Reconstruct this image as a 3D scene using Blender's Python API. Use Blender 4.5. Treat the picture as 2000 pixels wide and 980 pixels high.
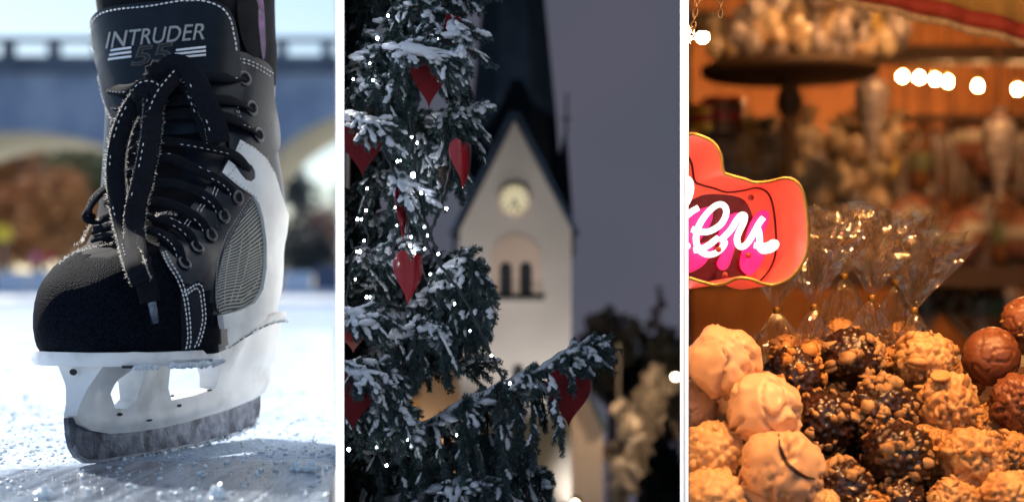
import bpy, bmesh, math, random
import numpy as np
from math import sin, cos, tan, pi, radians, sqrt, atan2
from mathutils import Vector, Matrix, noise
from mathutils.bvhtree import BVHTree
from mathutils.geometry import delaunay_2d_cdt

for o in list(bpy.data.objects):
    bpy.data.objects.remove(o)
random.seed(7)
np.random.seed(7)
sc = bpy.context.scene
COL = sc.collection

# ------------------------------------------------------------------ camera
F = 3266.67          # focal length in pixels of the 2000 px wide photograph
H = 0.205            # eye height above the ice
HZ = 575.0           # horizon row
cam = bpy.data.cameras.new('camera')
cam.sensor_width = 36.0
cam.lens = 36.0 * F / 2000.0
cam.shift_y = (HZ - 490.0) / 2000.0
cam.clip_start = 0.05
cam.clip_end = 2000
cam.dof.use_dof = True
cam.dof.focus_distance = 2.07
cam.dof.aperture_fstop = 2.85
cam.dof.aperture_blades = 0
camo = bpy.data.objects.new('camera', cam)
COL.objects.link(camo)
camo.location = (0, 0, H)
camo.rotation_euler = (pi / 2, 0, 0)
sc.camera = camo

# ------------------------------------------------------------------ sky, sun, exposure
SUN_EL = radians(36)
SUN_AZ = radians(-40)          # from the view axis, negative = left, behind the skate
w = bpy.data.worlds.new('World')
sc.world = w
w.use_nodes = True
wn = w.node_tree.nodes
wl = w.node_tree.links
bg = wn['Background']
sky = wn.new('ShaderNodeTexSky')
sky.sky_type = 'NISHITA'
sky.sun_disc = False
sky.sun_elevation = SUN_EL
sky.sun_rotation = SUN_AZ
sky.air_density = 1.0
sky.dust_density = 0.6
sky.ozone_density = 2.5
wl.new(sky.outputs[0], bg.inputs[0])
bg.inputs[1].default_value = 0.10
sd = Vector((sin(SUN_AZ) * cos(SUN_EL), cos(SUN_AZ) * cos(SUN_EL), sin(SUN_EL)))
sl = bpy.data.lights.new('sun', 'SUN')
sl.energy = 5.0
sl.angle = radians(0.5)
sl.color = (1.0, 0.95, 0.87)
so = bpy.data.objects.new('sun', sl)
COL.objects.link(so)
so.rotation_euler = sd.to_track_quat('Z', 'Y').to_euler()
so.location = sd * 20
vs = sc.view_settings
vs.view_transform = 'Standard'
vs.look = 'None'
vs.gamma = 1.0
vs.exposure = 0.52
vs.use_curve_mapping = False
cy = sc.cycles
cy.use_denoising = True
cy.max_bounces = 10
cy.transparent_max_bounces = 24
cy.transmission_bounces = 8
cy.sample_clamp_indirect = 6.0
cy.caustics_reflective = False
cy.caustics_refractive = False

# ------------------------------------------------------------------ helpers
def P(px, py, Y):
    return Vector(((px - 1000.0) * Y / F, Y, H + (HZ - py) * Y / F))

def mul(px):                       # x/y slope of a column
    return (px - 1000.0) / F

MATS = {}
def lin(c):
    return tuple(((v / 255.0) / 12.92 if v / 255.0 <= 0.04045 else ((v / 255.0 + 0.055) / 1.055) ** 2.4) for v in c)

def pm(name, c1, c2=None, scale=20.0, detail=4.0, lo=0.35, hi=0.65, rough=0.6, metal=0.0, bump=0.0, bscale=60.0,
       bdist=0.002, emit=None, estr=0.0, spec=0.5, sss=0.0, coat=0.0, sheen=0.0, trans=0.0, c3=None, scale3=5.0, rvar=0.0, alpha=1.0):
    if name in MATS:
        return MATS[name]
    m = bpy.data.materials.new(name)
    m.use_nodes = True
    nt = m.node_tree
    N, L = nt.nodes, nt.links
    b = N['Principled BSDF']
    tc = N.new('ShaderNodeTexCoord')
    b.inputs['Roughness'].default_value = rough
    b.inputs['Metallic'].default_value = metal
    b.inputs['Specular IOR Level'].default_value = spec
    if coat:
        b.inputs['Coat Weight'].default_value = coat
        b.inputs['Coat Roughness'].default_value = 0.15
    if sheen:
        b.inputs['Sheen Weight'].default_value = sheen
        b.inputs['Sheen Roughness'].default_value = 0.4
    if sss:
        b.inputs['Subsurface Weight'].default_value = sss
        b.inputs['Subsurface Radius'].default_value = (0.01, 0.008, 0.006)
        b.inputs['Subsurface Scale'].default_value = 0.5
    if trans:
        b.inputs['Transmission Weight'].default_value = trans
    b.inputs['Alpha'].default_value = alpha
    col = None
    def nz(s, d=detail):
        t = N.new('ShaderNodeTexNoise')
        t.inputs['Scale'].default_value = s
        t.inputs['Detail'].default_value = d
        L.new(tc.outputs['Object'], t.inputs['Vector'])
        return t
    if c2 is None:
        b.inputs['Base Color'].default_value = (*c1, 1)
    else:
        t = nz(scale)
        r = N.new('ShaderNodeValToRGB')
        r.color_ramp.elements[0].position = lo
        r.color_ramp.elements[1].position = hi
        r.color_ramp.elements[0].color = (*c1, 1)
        r.color_ramp.elements[1].color = (*c2, 1)
        L.new(t.outputs['Fac'], r.inputs['Fac'])
        col = r.outputs['Color']
        if c3 is not None:
            t3 = nz(scale3)
            r3 = N.new('ShaderNodeValToRGB')
            r3.color_ramp.elements[0].position = 0.5
            r3.color_ramp.elements[1].position = 0.62
            L.new(t3.outputs['Fac'], r3.inputs['Fac'])
            mx = N.new('ShaderNodeMixRGB')
            L.new(r3.outputs['Color'], mx.inputs['Fac'])
            L.new(col, mx.inputs['Color1'])
            mx.inputs['Color2'].default_value = (*c3, 1)
            col = mx.outputs['Color']
        L.new(col, b.inputs['Base Color'])
        if rvar:
            mr = N.new('ShaderNodeMapRange')
            mr.inputs['To Min'].default_value = max(0.02, rough - rvar)
            mr.inputs['To Max'].default_value = min(1, rough + rvar)
            L.new(t.outputs['Fac'], mr.inputs['Value'])
            L.new(mr.outputs[0], b.inputs['Roughness'])
    if bump:
        t = nz(bscale, 5.0)
        bp = N.new('ShaderNodeBump')
        bp.inputs['Strength'].default_value = bump
        bp.inputs['Distance'].default_value = bdist
        L.new(t.outputs['Fac'], bp.inputs['Height'])
        L.new(bp.outputs[0], b.inputs['Normal'])
    if emit is not None:
        b.inputs['Emission Color'].default_value = (*emit, 1)
        b.inputs['Emission Strength'].default_value = estr
    MATS[name] = m
    return m

def mesh_from(name, verts, faces, smooth=False):
    me = bpy.data.meshes.new(name)
    if isinstance(faces, np.ndarray):
        v = np.asarray(verts, dtype=np.float32)
        k = faces.shape[1]
        me.vertices.add(len(v))
        me.vertices.foreach_set('co', v.ravel())
        me.loops.add(faces.size)
        me.loops.foreach_set('vertex_index', faces.astype(np.int32).ravel())
        me.polygons.add(len(faces))
        me.polygons.foreach_set('loop_start', np.arange(0, faces.size, k, dtype=np.int32))
        me.update(calc_edges=True)
        me.validate()
    else:
        me.from_pydata([tuple(x) for x in verts], [], [tuple(f) for f in faces])
        me.update()
    if smooth:
        me.polygons.foreach_set('use_smooth', np.ones(len(me.polygons), dtype=bool))
    return me

def link(name, me, mat=None, parent=None):
    o = bpy.data.objects.new(name, me)
    COL.objects.link(o)
    if mat is not None and me is not None and len(me.materials) == 0:
        me.materials.append(mat)
    if parent is not None:
        o.parent = parent
        if parent.type == 'EMPTY':
            o.matrix_parent_inverse = Matrix.Translation(-parent.location)
        elif parent.parent is None:
            o.matrix_parent_inverse = Matrix.Translation(-parent.location)
    return o

def tag(o, label=None, cat=None, group=None, kind=None):
    if label: o['label'] = label
    if cat: o['category'] = cat
    if group: o['group'] = group
    if kind: o['kind'] = kind
    return o

def thing(name, loc, label, cat, group=None):
    o = bpy.data.objects.new(name, None)
    COL.objects.link(o)
    o.location = loc
    o.empty_display_size = 0.02
    return tag(o, label, cat, group)

def based(o):
    """move a single-mesh thing's origin to the middle of its base"""
    me = o.data
    n = len(me.vertices)
    a = np.zeros(n * 3, dtype=np.float32)
    me.vertices.foreach_get('co', a)
    a = a.reshape(-1, 3)
    c = Vector(((a[:, 0].min() + a[:, 0].max()) / 2, (a[:, 1].min() + a[:, 1].max()) / 2, a[:, 2].min()))
    a -= np.array(c, dtype=np.float32)
    me.vertices.foreach_set('co', a.ravel())
    me.update()
    o.location = c
    return o

class MB:
    """collects simple solids, all faces kept as python lists"""
    def __init__(s):
        s.v = []
        s.f = []
    def add(s, verts, faces):
        k = len(s.v)
        s.v.extend([Vector(x) for x in verts])
        s.f.extend([[i + k for i in f] for f in faces])
    def box(s, c, size, R=None):
        c = Vector(c)
        vs_ = []
        for i in range(8):
            d = Vector(((i & 1) - .5, ((i >> 1) & 1) - .5, ((i >> 2) & 1) - .5))
            d = Vector((d.x * size[0], d.y * size[1], d.z * size[2]))
            if R is not None:
                d = R @ d
            vs_.append(c + d)
        s.add(vs_, [(0, 2, 3, 1), (4, 5, 7, 6), (0, 1, 5, 4), (2, 6, 7, 3), (0, 4, 6, 2), (1, 3, 7, 5)])
    def tube(s, pts, rad, seg=8, cap=True, flat=None):
        pts = [Vector(p) for p in pts]
        n = len(pts)
        if not hasattr(rad, '__len__'):
            rad = [rad] * n
        k = len(s.v)
        prev = None
        for i in range(n):
            tg = (pts[min(i + 1, n - 1)] - pts[max(i - 1, 0)])
            if tg.length < 1e-9: tg = Vector((0, 0, 1))
            tg.normalize()
            if prev is None:
                a = tg.cross(Vector((0, 0, 1)))
                if a.length < 0.1: a = tg.cross(Vector((0, 1, 0)))
            else:
                a = prev - tg * prev.dot(tg)
            a.normalize()
            prev = a
            b = tg.cross(a)
            for j in range(seg):
                th = 2 * pi * j / seg
                s.v.append(pts[i] + (a * cos(th) + b * sin(th)) * rad[i])
        for i in range(n - 1):
            for j in range(seg):
                j2 = (j + 1) % seg
                s.f.append([k + i * seg + j, k + i * seg + j2, k + (i + 1) * seg + j2, k + (i + 1) * seg + j])
        if cap:
            s.f.append([k + j for j in range(seg)][::-1])
            s.f.append([k + (n - 1) * seg + j for j in range(seg)])
    def lathe(s, prof, seg=24, c=(0, 0, 0), R=None, pleat=None):
        c = Vector(c)
        k = len(s.v)
        for (r, z) in prof:
            for j in range(seg):
                th = 2 * pi * j / seg
                rr = r if pleat is None else r * pleat(th, z)
                d = Vector((rr * cos(th), rr * sin(th), z))
                if R is not None: d = R @ d
                s.v.append(c + d)
        for i in range(len(prof) - 1):
            for j in range(seg):
                j2 = (j + 1) % seg
                s.f.append([k + i * seg + j, k + i * seg + j2, k + (i + 1) * seg + j2, k + (i + 1) * seg + j])
    def build(s, name, mat, parent=None, smooth=False):
        return link(name, mesh_from(name, s.v, s.f, smooth), mat, parent)

def prism(mb, poly, d):
    """extrude a planar polygon (3D points) by the vector d"""
    n = len(poly)
    d = Vector(d)
    k = [Vector(p) for p in poly]
    mb.add(k + [p + d for p in k], [list(range(n))[::-1], list(range(n, 2 * n))] + [[i, (i + 1) % n, n + (i + 1) % n, n + i] for i in range(n)])

def catmull(pts, n=8):
    pts = [Vector(p) for p in pts]
    out = []
    for i in range(len(pts) - 1):
        p0 = pts[i - 1] if i else pts[i] * 2 - pts[i + 1]
        p1, p2 = pts[i], pts[i + 1]
        p3 = pts[i + 2] if i + 2 < len(pts) else pts[i + 1] * 2 - pts[i]
        for j in range(n):
            t = j / n
            out.append(0.5 * ((2 * p1) + (p2 - p0) * t + (2 * p0 - 5 * p1 + 4 * p2 - p3) * t * t + (3 * p1 - p0 - 3 * p2 + p3) * t ** 3))
    out.append(pts[-1])
    return out

def sstep(a, b, x):
    t = min(1, max(0, (x - a) / (b - a)))
    return t * t * (3 - 2 * t)

def interp(tab, x):
    if x <= tab[0][0]: return tab[0][1]
    for (a, va), (b, vb) in zip(tab, tab[1:]):
        if x <= b:
            return va + (vb - va) * (x - a) / (b - a)
    return tab[-1][1]

def clip_col(me, px, keep_right=True):
    """trim a world-space mesh where the partition wall stands (the vertical plane through column px)"""
    bm = bmesh.new()
    bm.from_mesh(me)
    n = Vector((1, -mul(px), 0)).normalized()
    bmesh.ops.bisect_plane(bm, geom=bm.verts[:] + bm.edges[:] + bm.faces[:], plane_co=(0, 0, 0), plane_no=n,
                           clear_inner=keep_right, clear_outer=not keep_right)
    bm.to_mesh(me)
    bm.free()
    me.update()

ICO = {}
def ico(sub):
    if sub not in ICO:
        bm = bmesh.new()
        bmesh.ops.create_icosphere(bm, subdivisions=sub, radius=1.0)
        bm.verts.ensure_lookup_table()
        ICO[sub] = (np.array([v.co[:] for v in bm.verts]), np.array([[v.index for v in f.verts] for f in bm.faces]))
        bm.free()
    return ICO[sub]

W12, W23 = 664.0, 1336.5       # columns of the two white partition walls
YF = 2.0                       # where their front edges stand
YB = 9.6                       # where the closed bays end

# ================================================================== LARGE STRUCTURE
M_wall = pm('partition paint', (0.03, 0.03, 0.033), (0.04, 0.04, 0.042), scale=6, rough=0.95, spec=0.0)
M_strip = pm('white edge with added glow', (0.9, 0.9, 0.9), emit=(1, 1, 1), estr=0.74, rough=0.6)  # no lamp: emission added so the dividing edges read white
M_roof = pm('added shading roof', (0.035, 0.033, 0.035), (0.05, 0.045, 0.045), scale=4, rough=0.9)
M_floor = pm('hall floor', (0.04, 0.04, 0.042), (0.06, 0.06, 0.06), scale=8, rough=0.85)
ZB, ZT = -0.62, 2.0
TH = 16.3 / F * YF

def partition(col, label):
    a = mul(col)
    t = thing('partition_wall', (a * YF, YF, ZB), label, 'wall')
    d = Vector((a, 1, 0)).normalized()
    n = Vector((d.y, -d.x, 0))
    p0, p1 = Vector((a * (YF + .006), YF + .006, ZB)), Vector((a * YB, YB, ZB))
    mb = MB()
    prism(mb, [p0 - n * TH * .48, p1 - n * TH * .48, p1 + n * TH * .48, p0 + n * TH * .48], (0, 0, ZT - ZB - .01))
    mb.build('wall_panel', M_wall, t)
    if col == W12:  # white reflector added to bounce sun onto the skate's right side
        mb = MB()
        q0, q1 = p0 - n * TH * .485, p1 - n * TH * .485
        prism(mb, [q0 + d * .01, q1 - d * .01, q1 - d * .01 - n * .0002, q0 + d * .01 - n * .0002], (0, 0, ZT - ZB - .03))
        mb.build('bounce_facing', pm('white bounce facing', (.82, .82, .81), rough=.8), t)
    p0, p1 = Vector((a * YF, YF, ZB)), Vector((a * (YF + .006), YF + .006, ZB))
    mb = MB()
    prism(mb, [p0 - n * TH * .5, p1 - n * TH * .5, p1 + n * TH * .5, p0 + n * TH * .5], (0, 0, ZT - ZB - .02))
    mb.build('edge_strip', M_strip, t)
    if col == W23:          # added thin screen that keeps the stall lamps off the dusk bay
        mb = MB()
        f0, f1 = Vector((a * 1.42, 1.42, ZB)), Vector((a * (YF - .004), YF - .004, ZB))
        prism(mb, [f0 - n * .0004, f1 - n * .0004, f1 + n * .0004, f0 + n * .0004], (0, 0, ZT - ZB - .03))
        mb.build('front_screen', pm('white screen sheet', (.86, .86, .86), rough=.8), t)
partition(W12, 'thin upright wall with white edge given added glow between skate and snowy tree')
partition(W23, 'thin upright wall with white edge given added glow between church view and sweet stall')

ROOF_Y0 = -0.6
a = mul(W12)
mb = MB()
prism(mb, [(a * ROOF_Y0, ROOF_Y0, ZT), (3.3, ROOF_Y0, ZT), (3.3, YB + .1, ZT), (a * (YB + .1), YB + .1, ZT)], (0, 0, .06))
tag(mb.build('roof', M_roof), kind='structure')  # unseen roof added to keep sun and sky off the closed bays
mb = MB()
prism(mb, [(a * -2.5, -2.5, ZB - .05), (3.4, -2.5, ZB - .05), (3.4, YB + .1, ZB - .05), (a * (YB + .1), YB + .1, ZB - .05)], (0, 0, .045))
tag(mb.build('floor', M_floor), kind='structure')
mb = MB()
mb.box((3.2, (ROOF_Y0 + YB) / 2, (ZB + ZT) / 2), (.08, YB - ROOF_Y0, ZT - ZB - .01))
tag(mb.build('wall', M_wall), kind='structure')  # unseen side wall added to shut outside light out of the bays
mb = MB()
mb.box(((a * YB + 3.15) / 2, YB + .03, (ZB + ZT) / 2), (3.15 - a * YB, .05, ZT - ZB - .012))
tag(mb.build('back_wall', M_wall), kind='structure')  # rear of the same added enclosure, out of view

# ------------------------------------------------------------------ the ice
def ice_material():
    m = bpy.data.materials.new('skated ice')
    m.use_nodes = True
    N, L = m.node_tree.nodes, m.node_tree.links
    b = N['Principled BSDF']
    tc = N.new('ShaderNodeTexCoord')
    def nz(s, d, stretch=None, rot=0):
        t = N.new('ShaderNodeTexNoise')
        t.inputs['Scale'].default_value = s
        t.inputs['Detail'].default_value = d
        if stretch:
            mp = N.new('ShaderNodeMapping')
            mp.inputs['Scale'].default_value = stretch
            mp.inputs['Rotation'].default_value = (0, 0, rot)
            L.new(tc.outputs['Object'], mp.inputs['Vector'])
            L.new(mp.outputs[0], t.inputs['Vector'])
        else:
            L.new(tc.outputs['Object'], t.inputs['Vector'])
        return t
    def ramp(src, p0, c0, p1, c1):
        r = N.new('ShaderNodeValToRGB')
        r.color_ramp.elements[0].position = p0
        r.color_ramp.elements[0].color = (*c0, 1)
        r.color_ramp.elements[1].position = p1
        r.color_ramp.elements[1].color = (*c1, 1)
        L.new(src, r.inputs['Fac'])
        return r.outputs['Color']
    def mix(f, a, c, mode='MIX'):
        x = N.new('ShaderNodeMixRGB')
        x.blend_type = mode
        if isinstance(f, float): x.inputs[0].default_value = f
        else: L.new(f, x.inputs[0])
        L.new(a, x.inputs[1]) if not isinstance(a, tuple) else setattr(x.inputs[1], 'default_value', (*a, 1))
        L.new(c, x.inputs[2]) if not isinstance(c, tuple) else setattr(x.inputs[2], 'default_value', (*c, 1))
        return x.outputs[0]
    base = ramp(nz(7, 8).outputs['Fac'], .3, (.24, .36, .56), .7, (.58, .71, .86))
    fro = ramp(nz(90, 6).outputs['Fac'], .42, (.26, .39, .62), .62, (.68, .79, .90))
    col = mix(.55, base, fro)
    col = mix(ramp(nz(3.2, 9).outputs['Fac'], .50, (0, 0, 0), .66, (.75, .75, .75)), col, (.70, .79, .89))
    for (sc2, rot2, th2) in ((26, -70, .66), (34, -112, .67), (22, -20, .69)):
        col = mix(ramp(nz(sc2, 3, (1, .02, 1), radians(rot2)).outputs['Fac'], th2, (0, 0, 0), th2 + .03, (.6, .6, .6)), col, (.28, .38, .52))
    # bare wetted ice at the blade, the skate's shade painted into its dark tone
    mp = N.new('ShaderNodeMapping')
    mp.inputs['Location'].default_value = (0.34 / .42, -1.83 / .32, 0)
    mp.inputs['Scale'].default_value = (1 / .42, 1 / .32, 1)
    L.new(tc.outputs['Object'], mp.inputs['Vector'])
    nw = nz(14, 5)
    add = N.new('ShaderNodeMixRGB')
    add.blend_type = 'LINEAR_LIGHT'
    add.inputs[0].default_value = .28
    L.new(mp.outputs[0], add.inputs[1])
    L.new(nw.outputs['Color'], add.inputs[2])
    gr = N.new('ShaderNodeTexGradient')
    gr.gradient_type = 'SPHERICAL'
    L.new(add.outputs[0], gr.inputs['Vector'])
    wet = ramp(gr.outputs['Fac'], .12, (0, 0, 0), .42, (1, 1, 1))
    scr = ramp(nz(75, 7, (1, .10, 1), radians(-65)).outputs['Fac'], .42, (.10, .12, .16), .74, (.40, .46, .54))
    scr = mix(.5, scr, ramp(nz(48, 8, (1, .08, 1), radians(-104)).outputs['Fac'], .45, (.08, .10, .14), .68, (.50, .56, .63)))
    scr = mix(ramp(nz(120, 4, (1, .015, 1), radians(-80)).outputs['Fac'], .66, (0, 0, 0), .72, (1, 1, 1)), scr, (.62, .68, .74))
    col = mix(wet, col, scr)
    L.new(col, b.inputs['Base Color'])
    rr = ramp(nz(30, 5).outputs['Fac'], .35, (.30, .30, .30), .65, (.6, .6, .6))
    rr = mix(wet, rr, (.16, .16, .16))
    L.new(rr, b.inputs['Roughness'])
    h = mix(.35, nz(45, 9).outputs['Fac'], nz(220, 3).outputs['Fac'])
    bp = N.new('ShaderNodeBump')
    bp.inputs['Distance'].default_value = .012
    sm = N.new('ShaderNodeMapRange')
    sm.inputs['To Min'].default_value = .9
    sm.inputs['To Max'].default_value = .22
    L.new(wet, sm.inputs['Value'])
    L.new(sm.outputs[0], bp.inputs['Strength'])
    L.new(h, bp.inputs['Height'])
    L.new(bp.outputs[0], b.inputs['Normal'])
    b.inputs['Specular IOR Level'].default_value = .3
    return m
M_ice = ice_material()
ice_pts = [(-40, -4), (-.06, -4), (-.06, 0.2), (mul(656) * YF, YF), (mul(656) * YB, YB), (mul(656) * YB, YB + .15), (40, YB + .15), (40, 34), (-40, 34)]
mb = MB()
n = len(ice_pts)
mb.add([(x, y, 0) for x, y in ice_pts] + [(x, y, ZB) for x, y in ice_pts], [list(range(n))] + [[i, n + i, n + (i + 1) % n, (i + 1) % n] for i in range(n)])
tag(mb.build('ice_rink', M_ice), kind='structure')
M_snow = pm('bank snow', (.62, .70, .80), (.86, .90, .94), scale=2, rough=.7, bump=.6, bscale=3, bdist=.1)
mb = MB()
mb.add([(-160, 33.9, -.02), (160, 33.9, -.02), (160, 36, .34), (-160, 36, .34), (160, 700, .8), (-160, 700, .8)], [(0, 1, 2, 3), (3, 2, 4, 5)])
tag(mb.build('river_bank', M_snow), kind='structure')

# loose ice crumbs lying on the rink
M_crumb = pm('crushed ice', (.80, .88, .95), rough=.22, spec=.6, sss=.3)
def crumbs():
    iv, ifc = ico(1)
    V, Fc = [], []
    k = 0
    rng = np.random.RandomState(3)
    for i in range(5200):
        if i < 3600:
            Y = 1.62 + 1.5 * rng.rand() ** 1.5
            px = rng.uniform(-20, 650)
        else:
            Y = rng.uniform(2.6, 7)
            px = rng.uniform(-60, 652)
        x = mul(px) * Y
        s = .0011 + .0030 * rng.rand() ** 5
        if i >= 3600: s *= 1.7
        wet_shade_d = ((x + .34) / .38) ** 2 + ((Y - 1.83) / .27) ** 2
        if wet_shade_d < 1 and rng.rand() < .8: continue
        v = iv * (1 + .35 * rng.randn(len(iv), 1)) * s * np.array([1, 1, rng.uniform(.5, 1)])
        v = v + np.array([x, Y, s * .35])
        V.append(v)
        Fc.append(ifc + k)
        k += len(iv)
    o = link('ice_crumbs', mesh_from('ice_crumbs', np.vstack(V), np.vstack(Fc)), M_crumb)
    tag(o, 'loose crushed ice scattered over the rink around the skate', 'ice crumbs', kind='stuff')
crumbs()
def chunk(px, py, r, label, seed):
    Y = H * F / (py - HZ)
    c = P(px, py, Y)
    iv, ifc = ico(3)
    V = []
    for d in iv:
        d = Vector(d)
        q = 1 + .55 * noise.noise(d * 1.7 + Vector((seed, 0, 0))) + .35 * noise.noise(d * 4.1 + Vector((0, seed, 0)))
        V.append(c + Vector((d.x * r * q, d.y * r * q, max(-.2, d.z * q * 1.1 + .5) * r)))
    based(tag(link('ice_chunk', mesh_from('ice_chunk', V, ifc.tolist()), M_crumb), label, 'ice chunk', 'ice chunks beside the skate'))
chunk(611, 920, .0085, 'tall broken ice lump lying right of the blade', 2)
chunk(579, 918, .0065, 'low flat ice lump left of the taller ice lump', 5)
chunk(424, 972, .008, 'ice lump in the right front of the blade near the bottom edge', 8)
chunk(85, 974, .008, 'ice lump at the bottom left of the rink', 11)

# ------------------------------------------------------------------ stone bridge behind the rink
YBR = 42.0
M_stone = pm('bridge stone', (.19, .24, .34), (.30, .35, .45), scale=1.2, rough=.85, bump=.4, bscale=2, bdist=.05)
M_soff = pm('bridge soffit sandstone', (.36, .30, .19), (.46, .39, .26), scale=.8, rough=.9)
M_darkstone = pm('weathered cornice', (.06, .075, .11), (.10, .12, .16), scale=2, rough=.85)
bridge = thing('stone_bridge', P(300, 575, YBR), 'pale stone arch bridge with open balustrade crossing behind the rink', 'bridge')
def intra(px):
    best = 575.0
    for (c, hw, crown, spring) in ((40, 330, 258, 470), (790, 330, 205, 470), (-720, 330, 258, 470)):
        q = abs(px - c) / hw
        if q < 1:
            best = min(best, spring - (spring - crown) * sqrt(1 - q * q))
    return best
mb = MB(); ms = MB()
cols = [i * 8 for i in range(-140, 150)]
DEP = 5.0
front = [P(c, min(570, intra(c)), YBR) for c in cols]
top = [P(c, 142, YBR) for c in cols]
k = len(cols)
back = [p + Vector((0, DEP, 0)) for p in front]
topb = [p + Vector((0, DEP, 0)) for p in top]
mb.add(front + top + back + topb, [[i, i + 1, k + i + 1, k + i] for i in range(k - 1)] + [[2 * k + i + 1, 2 * k + i, 3 * k + i, 3 * k + i + 1] for i in range(k - 1)])
mb.build('spandrel_wall', M_stone, bridge)
ms.add(front + back, [[i, k + i, k + i + 1, i + 1] for i in range(k - 1)])
ms.build('arch_soffit', M_soff, bridge)
for (y0, y1, out, nm) in ((112, 143, .35, 'cornice'), (74, 82, .1, 'top_rail')):
    mb = MB()
    A_, B_ = P(cols[0], y1, YBR), P(cols[-1], y0, YBR)
    mb.box(((A_.x + B_.x) / 2, YBR + DEP / 2 if nm == 'cornice' else YBR + .1, (A_.z + B_.z) / 2), (B_.x - A_.x, DEP + 2 * out if nm == 'cornice' else .4, B_.z - A_.z))
    mb.build(nm, M_darkstone, bridge)
pm_post = None
for i in range(-9, 14):
    mb = MB()
    c0, c1 = P(15 + i * 89 - 9, 113, YBR), P(15 + i * 89 + 9, 80, YBR)
    mb.box(((c0.x + c1.x) / 2, YBR + .1, (c0.z + c1.z) / 2), (c1.x - c0.x, .45, c1.z - c0.z))
    mb.build('baluster_post', M_darkstone, bridge)

# ------------------------------------------------------------------ trees and things on the far bank
def leaf_cloud(blobs, n, size, rng, squash=1.0):
    """n leaf quads spread through ellipsoid blobs [(center, radius)]"""
    tot = sum(r ** 2 for c, r in blobs)
    V = []
    for c, r in blobs:
        m = max(8, int(n * r * r / tot))
        d = rng.randn(m, 3)
        d /= np.linalg.norm(d, axis=1)[:, None]
        rad = r * (0.55 + .5 * rng.rand(m) ** .6)
        ctr = np.array(c) + d * rad[:, None] * np.array([1, 1, squash])
        a = rng.randn(m, 3)
        a /= np.linalg.norm(a, axis=1)[:, None]
        b = np.cross(a, rng.randn(m, 3))
        b /= np.linalg.norm(b, axis=1)[:, None] + 1e-9
        s = size * (.6 + .8 * rng.rand(m))[:, None]
        q = np.stack([ctr - a * s, ctr - b * s * .55, ctr + a * s, ctr + b * s * .55], axis=1)
        V.append(q.reshape(-1, 3))
    V = np.vstack(V)
    return V, np.arange(len(V)).reshape(-1, 4)
def leafmat(name, c1, c2):
    return pm(name, c1, c2, scale=.8, rough=.7, detail=2)
M_bark = pm('far bark', (.035, .028, .025), (.06, .05, .045), scale=6, rough=.9)
LM = {'brown': leafmat('russet leaves', (.30, .13, .045), (.66, .30, .10)), 'olive': leafmat('olive leaves', (.08, .10, .04), (.22, .20, .08)),
      'dark': leafmat('blue green leaves', (.012, .02, .028), (.03, .045, .05)), 'plum': leafmat('bare plum twigs', (.22, .13, .12), (.42, .26, .21))}
def far_tree(px, base_py, top_py, wpx, Y, kind, label, seed, group='trees beyond the bridge'):
    rng = np.random.RandomState(seed)
    s = Y / F
    b0 = P(px, base_py, Y)
    hgt = (base_py - top_py) * s
    wd = wpx * s
    t = thing('broadleaf_tree', b0, label, 'tree', group)
    mb = MB()
    mb.tube([b0, b0 + Vector((.1 * wd * rng.randn() * .3, 0, hgt * .35)), b0 + Vector((0, 0, hgt * .8))], [wd * .045, wd * .035, wd * .01], 8)
    for i in range(5):
        an = rng.uniform(0, 2 * pi)
        p0 = b0 + Vector((0, 0, hgt * rng.uniform(.25, .5)))
        mb.tube([p0, p0 + Vector((cos(an) * wd * .3, sin(an) * wd * .3, hgt * .25))], [wd * .02, wd * .006], 6)
    mb.build('trunk', M_bark, t)
    blobs = []
    for i in range(14):
        an = rng.uniform(0, 2 * pi)
        r = wd * rng.uniform(.16, .27)
        q = wd * .38 * rng.rand()
        blobs.append(((b0.x + cos(an) * q, b0.y + sin(an) * q, b0.z + hgt * rng.uniform(.3, .9)), r))
    V, Fc = leaf_cloud(blobs, 4200, wd * .034, rng)
    link('crown', mesh_from('crown', V, Fc), LM[kind], t)
far_tree(-35, 560, 225, 260, 62, 'brown', 'russet autumn tree at the far left under the arch', 1)
far_tree(75, 560, 230, 250, 66, 'brown', 'russet tree left of the olive tree behind the bridge arch', 2)
far_tree(185, 560, 225, 230, 60, 'olive', 'olive green tree just left of the boot behind the bridge', 3)
far_tree(130, 560, 340, 200, 56, 'brown', 'low russet tree under the left arch', 4)
far_tree(10, 560, 340, 200, 57, 'brown', 'low russet tree behind the yellow sign', 14)
far_tree(270, 560, 240, 220, 64, 'olive', 'olive tree hidden mostly behind the laces', 5)
far_tree(575, 565, 318, 110, 58, 'dark', 'dark blue green tree right of the boot heel', 6)
far_tree(640, 565, 385, 120, 60, 'plum', 'plum coloured bare tree at the right below the bright arch', 7)
far_tree(700, 565, 350, 120, 62, 'dark', 'dark tree behind the white edged wall', 8)
far_tree(600, 568, 455, 130, 50, 'dark', 'low dark shrub on the bank right of the heel', 9)

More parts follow.
